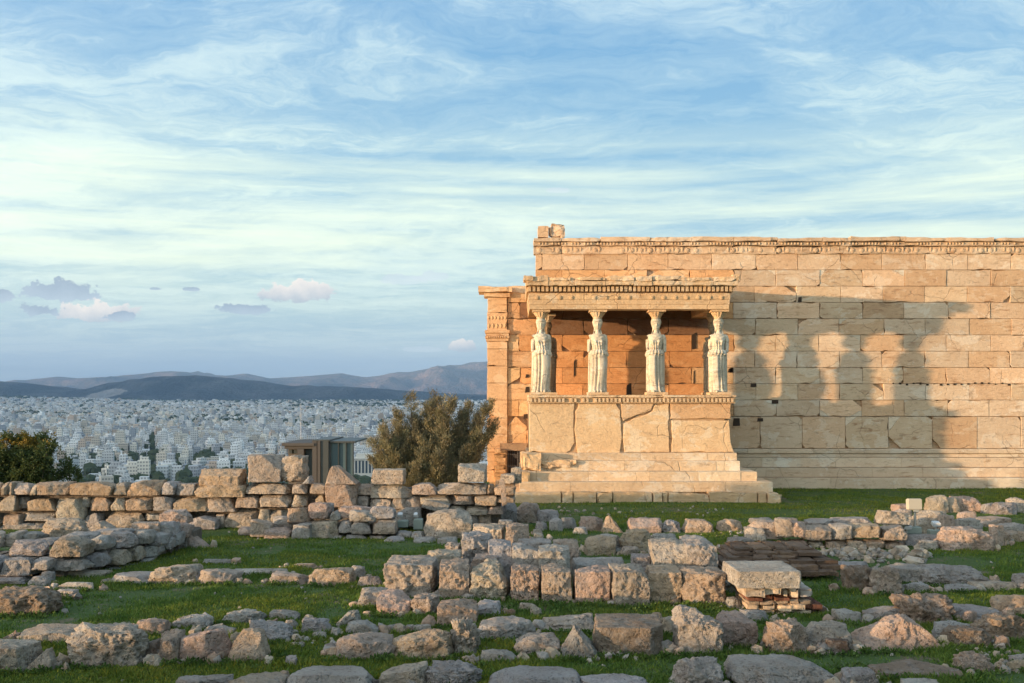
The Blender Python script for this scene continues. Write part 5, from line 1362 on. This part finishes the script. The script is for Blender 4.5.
# loose pebbles: the heap below the dry stone row and chips strewn in the grass
def pebbles():
    r = np.random.RandomState(5); P = []
    for k in range(230):
        px = r.uniform(796, 932); py = 555 + r.normal() * 3.0 + (px - 860) * .02; s = r.uniform(.03, .075) * (1 + (r.rand() < .1))
        P.append((px, py, s, r.choice(['W', 'G', 'T'])))
    for k in range(240):
        px = r.uniform(0, 1024); py = r.uniform(520, 683); s = r.uniform(.012, .030)
        P.append((px, py, s, r.choice(['G', 'G', 'T'])))
    for (cx, cy, hw, ht, h) in FOOT:
        if cy > 22 or hw < .1: continue
        for q in range(r.randint(2, 7)):
            xx = cx + r.choice([-1, 1]) * (hw + r.uniform(0, .15)); yy = cy - ht * r.uniform(.0, 1.1)
            P.append((512 + F * xx / yy, HOR + F * EYE / yy, r.uniform(.03, .10), r.choice(['G', 'T', 'P', 'L'])))
    for (cx, cy) in ((560, 512), (620, 515), (700, 512), (1000, 655), (980, 650), (880, 676), (610, 657), (730, 535), (470, 640), (310, 645)):
        for k in range(16): P.append((cx + r.normal() * 14, cy + r.normal() * 3, r.uniform(.02, .05), r.choice(['W', 'G', 'T'])))
    Vs, Fs, Cs = [], [], []; o = 0; cv, cf = cube_grid(2)
    cv = cv / np.linalg.norm(cv, axis=1)[:, None] * .9 + cv * .08
    for (px, py, s, tn) in P:
        d = F * EYE / (py - HOR); X = (px - 512) / F * d
        z = ground_h(np.array([X]), np.array([d]))[0]
        q_, _r = np.linalg.qr(r.normal(size=(3, 3))); v = (cv * (s * r.uniform(.8, 1.4), s, s * r.uniform(.6, .9)) * r.uniform(.7, 1.25, (len(cv), 1))) @ q_ + (X, d, z + s * .3)
        Vs.append(v); Fs.append(cf + o); o += len(v); Cs.append(np.tile(np.array(TONES[tn]) * r.uniform(.7, 1.2) * 1.35, (len(v), 1)))
    ob = mesh_np('loose_pebbles', np.concatenate(Vs), np.concatenate(Fs), M_BRICK, tint=np.concatenate(Cs)); tag(ob, 'heap of small pebbles below the dry stone row and chips in the grass', kind='stuff')
pebbles()
# ------------------------------------------------------------ floodlights
M_LAMPBODY = flat_mat('cream_enamel', (.46, .42, .33), .5, 0, .05, .08, 4)
M_LAMPBASE = flat_mat('green_grey_box', (.26, .31, .27), .6, 0, .1, .1, 8)
M_LAMPGLASS = flat_mat('lamp_glass', (.55, .58, .58), .2, 0, 0, .05, 4)
M_POLE = flat_mat('galvanised_pole', (.42, .42, .38), .5, .3, .0, .1, 8)
def flood(px, d, parts, label):
    """parts: (name, x0, y0, x1, y1, depth, material, tilt)"""
    X = (px - 512) / F * d
    t = thing('floodlight', (X, d, 0), label, 'floodlight')
    for (nm, x0, y0, x1, y1, dep, mt, tilt) in parts:
        m = MB(); a, b = (x0 - 512) / F * d, (x1 - 512) / F * d; z1, z0 = EYE - (y0 - HOR) * d / F, EYE - (y1 - HOR) * d / F
        if nm == 'pole': m.tube([((a + b) / 2, d + .06, z0), ((a + b) / 2, d + .06, z1)], (b - a) / 2, 10)
        else:
            m.box(a, b, d, d + dep, z0, z1, min(.02, (z1 - z0) * .15))
            if nm == 'lamp_housing':
                m.box(a + .02, b - .02, d + dep, d + dep + .05, z0 + .02, z1 - .02, .01)
        if tilt:
            c = np.array([(a + b) / 2, d + dep / 2, (z0 + z1) / 2]); cs, sn = math.cos(tilt), math.sin(tilt)
            m.v = [tuple(c + np.array([q[0] - c[0], (q[1] - c[1]) * cs - (q[2] - c[2]) * sn, (q[1] - c[1]) * sn + (q[2] - c[2]) * cs])) for q in (np.array(w) for w in m.v)]
        ob = m.build(nm, mt, t)
        if nm == 'lamp_housing':
            g_ = MB(); 
            g_.box(a + .03, b - .03, d + dep + .051, d + dep + .060, z0 + .03, z1 - .03)
            k = g_.build('lens', M_LAMPGLASS, ob)
flood(915, 20.6, [('lamp_housing', 909, 499, 922, 510.5, .16, M_LAMPBODY, -.1), ('bracket', 914, 506.5, 919, 513, .04, M_POLE, 0), ('pole', 915, 510, 917.2, 528, 0, M_POLE, 0), ('control_box', 907.5, 527, 922, 534.5, .22, M_LAMPBASE, 0)], 'tall cream floodlight on a thin pole with a green box foot')
flood(936, 20.6, [('lamp_housing', 933.5, 522, 941, 526.5, .12, M_LAMPGLASS, .3), ('pole', 936, 525, 938, 531, 0, M_POLE, 0), ('control_box', 930.5, 530, 941.5, 535.5, .18, M_LAMPBASE, 0)], 'short floodlight on a green box between the dry stone row and the long pink boulder')
flood(908, 20.4, [('lamp_housing', 904.5, 525, 912, 529, .12, M_LAMPGLASS, .4), ('pole', 907, 528, 908.5, 534, 0, M_POLE, 0)], 'smallest floodlight, a grey head tilted up beside the green box foot')
flood(402, 21.9, [('lamp_housing', 397.5, 513.5, 402.5, 516.5, .1, M_LAMPGLASS, .4), ('pole', 400, 516, 401.2, 521, 0, M_POLE, 0), ('control_box', 397, 520.5, 408, 528, .18, M_LAMPBASE, 0)], 'small floodlight on a grey box nearer the rough dry stone course')
flood(418, 21.9, [('lamp_housing', 413.5, 513.5, 417.5, 516.5, .1, M_LAMPGLASS, .4), ('pole', 416.5, 516, 417.7, 519.5, 0, M_POLE, 0), ('control_box', 413.5, 519, 422.5, 530, .18, M_LAMPBASE, 0)], 'small floodlight on a taller grey box beside the big bright pale boulder')

# ------------------------------------------------------------ the glazed lift shelter beyond the wall
def shelter():
    d = 46.0; X = lambda p: (p - 512) / F * d; Z = lambda q: EYE + (HOR - q) / F * d
    zb = -3.2
    t = thing('glass_shelter', (X(318), d, zb), 'modern grey lift shelter with flat roofs, columns and glass walls behind the rubble wall', 'shelter')
    conc = flat_mat('grey_concrete', (.09, .085, .08), .8, 0, .1, .1, 3); steel = flat_mat('dark_steel', (.08, .09, .09), .5, .3, 0, .1, 3); gl = flat_mat('greenish_glass', (.09, .14, .16), .08, 0, 0, .2, .5)
    m = MB(); m.box(X(281.5), X(314), d, d + 4, Z(446.2), Z(443), .02); m.box(X(284), X(312), d + .1, d + 3.8, Z(449), Z(446.4), .01); m.build('low_roof', conc, t)
    m = MB(); m.box(X(328), X(354), d + .2, d + 4.2, Z(443.3), Z(441.2), .02); m.box(X(312), X(329), d + .1, d + 4, Z(441), Z(439.8)); m.build('high_roof', steel, t)
    for a, b in ((312, 316.5), (297, 303.5), (317.2, 320)):
        m = MB(); m.box(X(a), X(b), d + .05, d + .5, zb, Z(441 if a > 305 else 449.2), .01); m.build('column', conc, t)
    m = MB(); m.box(X(286), X(297), d + .5, d + .7, zb, Z(449.3)); m.build('back_wall', flat_mat('tan_render', (.13, .11, .09), .8, 0, 0, .15, 2), t)
    m = MB(); m.box(X(303.6), X(311.8), d + .4, d + .5, zb, Z(449.3)); m.build('dark_door', steel, t)
    m = MB(); m.box(X(320.3), X(328), d + .1, d + 3.5, zb, Z(441.2)); m.build('lift_shaft', steel, t)
    for a, b in ((330, 337), (337.6, 344.6), (345.2, 351.5)):
        m = MB(); m.box(X(a), X(b), d + .3, d + .34, zb, Z(443.5)); m.build('glass_panel', gl, t)
    for a in (329, 337.1, 344.7, 351.8):
        m = MB(); m.box(X(a), X(a + .7), d + .22, d + .42, zb, Z(443.4)); m.build('mullion', steel, t)
    for a in (287, 292):
        m = MB(); m.box(X(a), X(a + 3), d + .42, d + .52, Z(454), Z(450)); m.build('window', steel, t)
shelter()
def mast():
    d = 700.; x = (301 - 512) / F * d; m = MB(); m.tube([(x, d, -70), (x, d, EYE + (HOR - 404) / F * d)], [.3, .15], 8)
    o = m.build('mast', flat_mat('mast_steel', (.35, .36, .38), .5, .3, 0), loc=(x, d, -70)); tag(o, 'slender grey mast rising over the city behind the glass shelter', 'mast')
mast()

# ------------------------------------------------------------ trees
def leaf_mat(name, a, b_, tip=None):
    m, T, b = new_mat(name)
    tint = T.n('ShaderNodeVertexColor', layer_name='tint').outputs[0]
    pos = T.n('ShaderNodeNewGeometry').outputs['Position']
    n = T.noise(pos, 2.2, 4, .6)
    c = T.mix(T.ramp(n, [(.35, 0), (.65, 1)]), a, b_)
    setc(T, b, T.mix(1.0, c, tint, 'MULTIPLY'))
    b.inputs['Roughness'].default_value = .6
    tr = T.n('ShaderNodeBsdfTranslucent'); T.t.links.new(T.mix(1.0, c, tint, 'MULTIPLY'), tr.inputs[0])
    mx = T.n('ShaderNodeMixShader', ins={0: .3}); T.t.links.new(b.outputs[0], mx.inputs[1]); T.t.links.new(tr.outputs[0], mx.inputs[2])
    out = [n_ for n_ in T.t.nodes if n_.type == 'OUTPUT_MATERIAL'][0]
    T.t.links.new(mx.outputs[0], out.inputs[0])
    return m
def bark_mat():
    m, T, b = new_mat('bark'); pos = T.n('ShaderNodeNewGeometry').outputs['Position']; n = T.noise(T.mapping(pos, (8, 8, 2)), 2, 6, .7)
    setc(T, b, T.mix(n, (.09, .07, .05), (.24, .19, .14))); bump(T, b, n, .8, .02); return m
M_BARK = bark_mat()
def leaves(pts, dirs, rs_, size, width, up=.3, tint=None, curl=.6):
    n = len(pts)
    dv = dirs + rs_.normal(size=(n, 3)) * curl; dv[:, 2] += up; dv /= np.linalg.norm(dv, axis=1)[:, None]
    s = np.cross(dv, rs_.normal(size=(n, 3))); s /= np.linalg.norm(s, axis=1)[:, None] + 1e-9
    L = size * rs_.uniform(.6, 1.3, (n, 1)); W = width * rs_.uniform(.7, 1.3, (n, 1))
    V = np.stack([pts, pts + dv * L * .45 + s * W * .5, pts + dv * L, pts + dv * L * .45 - s * W * .5], 1).reshape(-1, 3)
    Fq = np.arange(n * 4).reshape(n, 4)
    t = np.repeat(tint if tint is not None else np.ones((n, 3)), 4, axis=0)
    return V, Fq, t
def olive():
    d = 30.7; r = np.random.RandomState(3)
    X = lambda p: (p - 512) / F * d; Z = lambda q: EYE + (HOR - q) / F * d
    base = np.array([X(430), d, -.6])
    t = thing('olive_tree', tuple(base), 'bushy olive tree with upswept silvery brown foliage behind the rubble wall', 'tree')
    tips = [(412, 399, .0), (436, 396, .3), (450, 402, -.3), (384, 425, .2), (378, 445, -.2), (392, 455, .3), (460, 428, .0), (476, 420, .1), (487, 402, .0), (490, 425, .2), (468, 450, -.3), (447, 440, -.5), (425, 440, -.5), (400, 412, -.1), (425, 412, .5), (480, 438, -.1), (430, 404, .1), (418, 420, .3), (442, 410, -.2), (466, 405, .3), (398, 424, .2), (405, 470, -.4), (455, 468, -.4), (388, 436, -.4), (441, 455, -.8), (470, 435, .5), (420, 465, -.7), (378, 462, .1), (396, 438, .5), (462, 412, .2)]
    wood = MB(); P, Dv, Tn = [], [], []
    for k, (px, py, dy) in enumerate(tips):
        px = 431 + (px - 431) * 1.06; tip = np.array([X(px), d + dy * .9, Z(py)])
        mid = base + (tip - base) * .42 + np.array([(tip[0] - base[0]) * .12, 0, -.05])
        sp = [base + r.normal(size=3) * .05, base + (mid - base) * .5, mid, mid + (tip - mid) * .5 + r.normal(size=3) * .05, tip]
        wood.tube(sp, [.085, .06, .04, .022, .008], 7)
        axis = tip - mid; Ln = np.linalg.norm(axis)
        # branchlets leave the limb and sweep upward
        nb = 58
        for j in range(nb):
            q = r.uniform(-.15, 1.0); o0 = mid + axis * q
            ang = r.uniform(0, 2 * math.pi); spread = (.60 - .36 * max(q, 0)) * r.uniform(.3, 1)
            dirb = np.array([math.cos(ang) * .75, math.sin(ang) * .75, 0]) + np.array([axis[0] / Ln * .6, axis[1] / Ln * .6, .95]) * 1.0
            dirb /= np.linalg.norm(dirb)
            Lb = spread * 1.15
            end = o0 + dirb * Lb
            if j % 3 == 0: wood.tube([o0, o0 + dirb * Lb * .5 + (0, 0, .0), end], [.010, .007, .003], 4, cap=False)
            m_ = int(140 * Lb / .5) + 20
            u = r.uniform(.0, 1, m_) ** .8
            clump = o0 + dirb * (u[:, None] * Lb) + r.normal(size=(m_, 3)) * (.045 + .03 * (1 - u[:, None]))
            P.append(clump); Dv.append(np.tile(dirb, (m_, 1)))
            tn = r.uniform(.75, 1.25) * np.array([1.0, 1.0, 1.0]) * np.array([r.uniform(.95, 1.12), 1, r.uniform(.85, 1.05)])
            Tn.append(np.tile(tn, (m_, 1)) * r.uniform(.8, 1.2, (m_, 1)))
    P = np.concatenate(P); Dv = np.concatenate(Dv); Tn = np.concatenate(Tn)
    V, Fq, tt = leaves(P, Dv, r, .085, .020, .1, Tn, .38)
    mesh_np('crown', V, Fq, leaf_mat('olive_leaf', (.18, .17, .10), (.275, .255, .16)), t, tint=tt)
    wood.build('trunk', M_BARK, t)
olive()
def shrub():
    d = 30.0; r = np.random.RandomState(9)
    X = lambda p: (p - 512) / F * d; Z = lambda q: EYE + (HOR - q) / F * d
    base = np.array([X(28), d, -1.6])
    t = thing('evergreen_shrub', tuple(base), 'dense dark green shrub with rusty shoot tips behind the rubble wall', 'shrub')
    wood = MB(); P, Dv, Tn = [], [], []
    lobes = [(10, 449, 14), (22, 443, 9), (38, 447, 12), (52, 453, 11), (30, 462, 20), (8, 470, 20), (50, 468, 15), (62, 468, 10), (-12, 452, 16), (-30, 460, 18), (66, 478, 9), (40, 442, 6), (12, 440, 6), (-20, 478, 20), (30, 480, 20), (28, 452, 12), (45, 458, 11)]
    for (px, py, rp) in lobes:
        c = np.array([X(px), d + r.uniform(-.4, .4), Z(py)]); R = rp / F * d
        wood.tube([base, (base + c) / 2 + r.normal(size=3) * .05, c], [.06, .035, .012], 6)
        m_ = int(5200 * (R / .45) ** 2)
        v = r.normal(size=(m_, 3)); v /= np.linalg.norm(v, axis=1)[:, None]
        rad = R * r.uniform(.35, 1, (m_, 1)) ** .5 * (1 + .85 * fbm(v * 2.9 + px, 3)[:, None])
        p = c + v * rad * np.array([1, .9, 1.0])
        gap = fbm(p * 4.2, 2) > -.18
        p = p[gap]; v = v[gap]; P.append(p); Dv.append(v)
        rust = np.clip((p[:, 2] - Z(452)) * 3.0, 0, 1) * (fbm(p * 3.3 + 7, 2) > .12)
        tn = np.array([1, 1, 1]) * (1 - rust[:, None]) + np.array([3.2, 1.6, .8]) * rust[:, None]
        Tn.append(tn * r.uniform(.7, 1.35, (len(p), 1)))
    P = np.concatenate(P); Dv = np.concatenate(Dv); Tn = np.concatenate(Tn)
    V, Fq, tt = leaves(P, Dv, r, .075, .036, .35, Tn, .8)
    mesh_np('crown', V, Fq, leaf_mat('shrub_leaf', (.06, .09, .03), (.10, .13, .04)), t, tint=tt)
    wood.build('trunk', M_BARK, t)
shrub()

# ------------------------------------------------------------ grass and weeds
def grass():
    r = np.random.RandomState(17)
    n = 1150000
    y = 8.6 + 26 * r.rand(n) ** 1.35
    x = (r.rand(n) * 1.16 - .58) * (y + .6); wide = r.rand(n) < .22; x = np.where(wide, np.sign(x) * (.56 * y + r.rand(n) * 6.5), x)
    k = ~((y > DW - .65) | ((x > .3) & (x < 7.9) & (y > 28.3)) | ((x < 0) & (y > 23.5)))
    x, y = x[k], y[k]
    n1 = fbm(np.stack([x * .55, y * .55, x * 0], -1), 3); n2 = fbm(np.stack([x * 2.4, y * 2.4, x * 0 + 5], -1), 3)
    keep = r.rand(len(x)) < np.clip(.72 + n1 * 1.6 + n2 * 1.3, .05, 1)
    for (cx, cy, hw, ht, h) in FOOT:
        if h < .5: keep &= ~((np.abs(x - cx) < hw * .93) & (np.abs(y - cy) < ht * .93))
    # pebble heap and worn path
    pxx = 512 + F * x / y; pyy = HOR + F * EYE / y
    keep &= ~((pxx > 800) & (pxx < 930) & (pyy > 549) & (pyy < 561) & (r.rand(len(x)) < .8))
    keep &= ~((np.abs(y - 26.6 + .10 * (x - 2)) < .6) & (x > .5) & (r.rand(len(x)) < .75))
    x, y, n1, n2 = x[keep], y[keep], n1[keep], n2[keep]
    n = len(x); z = ground_h(x, y)
    # taller weeds hug the stones
    near = np.zeros(n)
    for (cx, cy, hw, ht, h) in FOOT:
        if cy < 20:
            dx = np.maximum(np.abs(x - cx) - hw, 0); dy = np.maximum(np.abs(y - cy) - ht, 0); near = np.maximum(near, np.exp(-(dx ** 2 + dy ** 2) / .02))
    hgt = .020 + .024 * r.rand(n) + .05 * np.clip(n2 + .05, 0, 1) + near * .045 * r.rand(n) * (n2 > -.1)
    wd = .006 + .006 * r.rand(n) + near * .008 * r.rand(n)
    a = r.uniform(0, 2 * math.pi, n); lean = r.normal(size=(n, 2)) * .55
    dx, dy = np.cos(a) * wd, np.sin(a) * wd
    b0 = np.stack([x - dx, y - dy, z - .004], -1); b1 = np.stack([x + dx, y + dy, z - .004], -1)
    tp = np.stack([x + lean[:, 0] * hgt, y + lean[:, 1] * hgt, z + hgt], -1)
    V = np.stack([b0, b1, tp], 1).reshape(-1, 3); Fq = np.arange(n * 3).reshape(n, 3)
    c = np.ones((n, 3)) * r.uniform(.65, 1.3, (n, 1))
    dry = np.clip((n1 + .1) * 1.6 + smooth(20, 29, y) * .35, 0, 1) * r.rand(n)
    c = c * (1 - dry[:, None]) + np.array([2.2, 1.35, .9]) * c * dry[:, None]
    c[r.rand(n) < .05] *= (2.2, 1.5, 1.2)
    o = mesh_np('grass', V, Fq, leaf_mat('grass_blade', (.070, .142, .022), (.130, .200, .034)), tint=np.repeat(c, 3, axis=0)); tag(o, 'short green winter grass covering the terrace between the stones', kind='stuff')
    # leafy weeds: small rosettes of rounded leaves
    P, D_ = [], []
    for (cx, cy, hw, ht, h) in FOOT:
        if cy > 17 or hw < .12: continue
        m_ = int(9 * hw / .3)
        for q in range(m_):
            xx = cx + r.uniform(-hw, hw) * 1.05; yy = cy - ht - r.uniform(.0, .14)
            k = r.randint(14, 40); s = r.uniform(.03, .075)
            v = r.normal(size=(k, 3)); v[:, 2] = np.abs(v[:, 2]); v /= np.linalg.norm(v, axis=1)[:, None]
            P.append(np.array([xx, yy, .0]) + v * s * r.uniform(.3, 1, (k, 1)) * (1.3, 1.3, 1.0)); D_.append(v)
    for (px, py, cnt_) in ((775, 678, 60), (700, 680, 40), (840, 676, 30), (260, 662, 20), (400, 655, 20), (170, 650, 20), (560, 612, 26), (590, 610, 26), (665, 608, 26), (720, 612, 20), (440, 607, 20), (500, 608, 20), (480, 612, 16), (700, 606, 26)):
        for q in range(cnt_):
            pyq = py + r.normal() * 4; d = F * EYE / (pyq - HOR); xx = (px + r.normal() * 22 - 512) / F * d
            k = r.randint(14, 40); s = r.uniform(.03, .09)
            v = r.normal(size=(k, 3)); v[:, 2] = np.abs(v[:, 2]); v /= np.linalg.norm(v, axis=1)[:, None]
            P.append(np.array([xx, d, .0]) + v * s * r.uniform(.3, 1, (k, 1)) * (1.3, 1.3, 1.1)); D_.append(v)
    P = np.concatenate(P); D_ = np.concatenate(D_)
    P[:, 2] += ground_h(P[:, 0], P[:, 1])
    V, Fq, tt = leaves(P, D_, r, .040, .024, .3, np.tile(r.uniform(.7, 1.4, (len(P), 1)), (1, 3)), .5)
    o = mesh_np('weeds', V, Fq, leaf_mat('weed_leaf', (.055, .11, .022), (.10, .155, .035)), tint=tt); tag(o, 'leafy green weeds growing along the feet of the stones', kind='stuff')
grass()
build_haze()
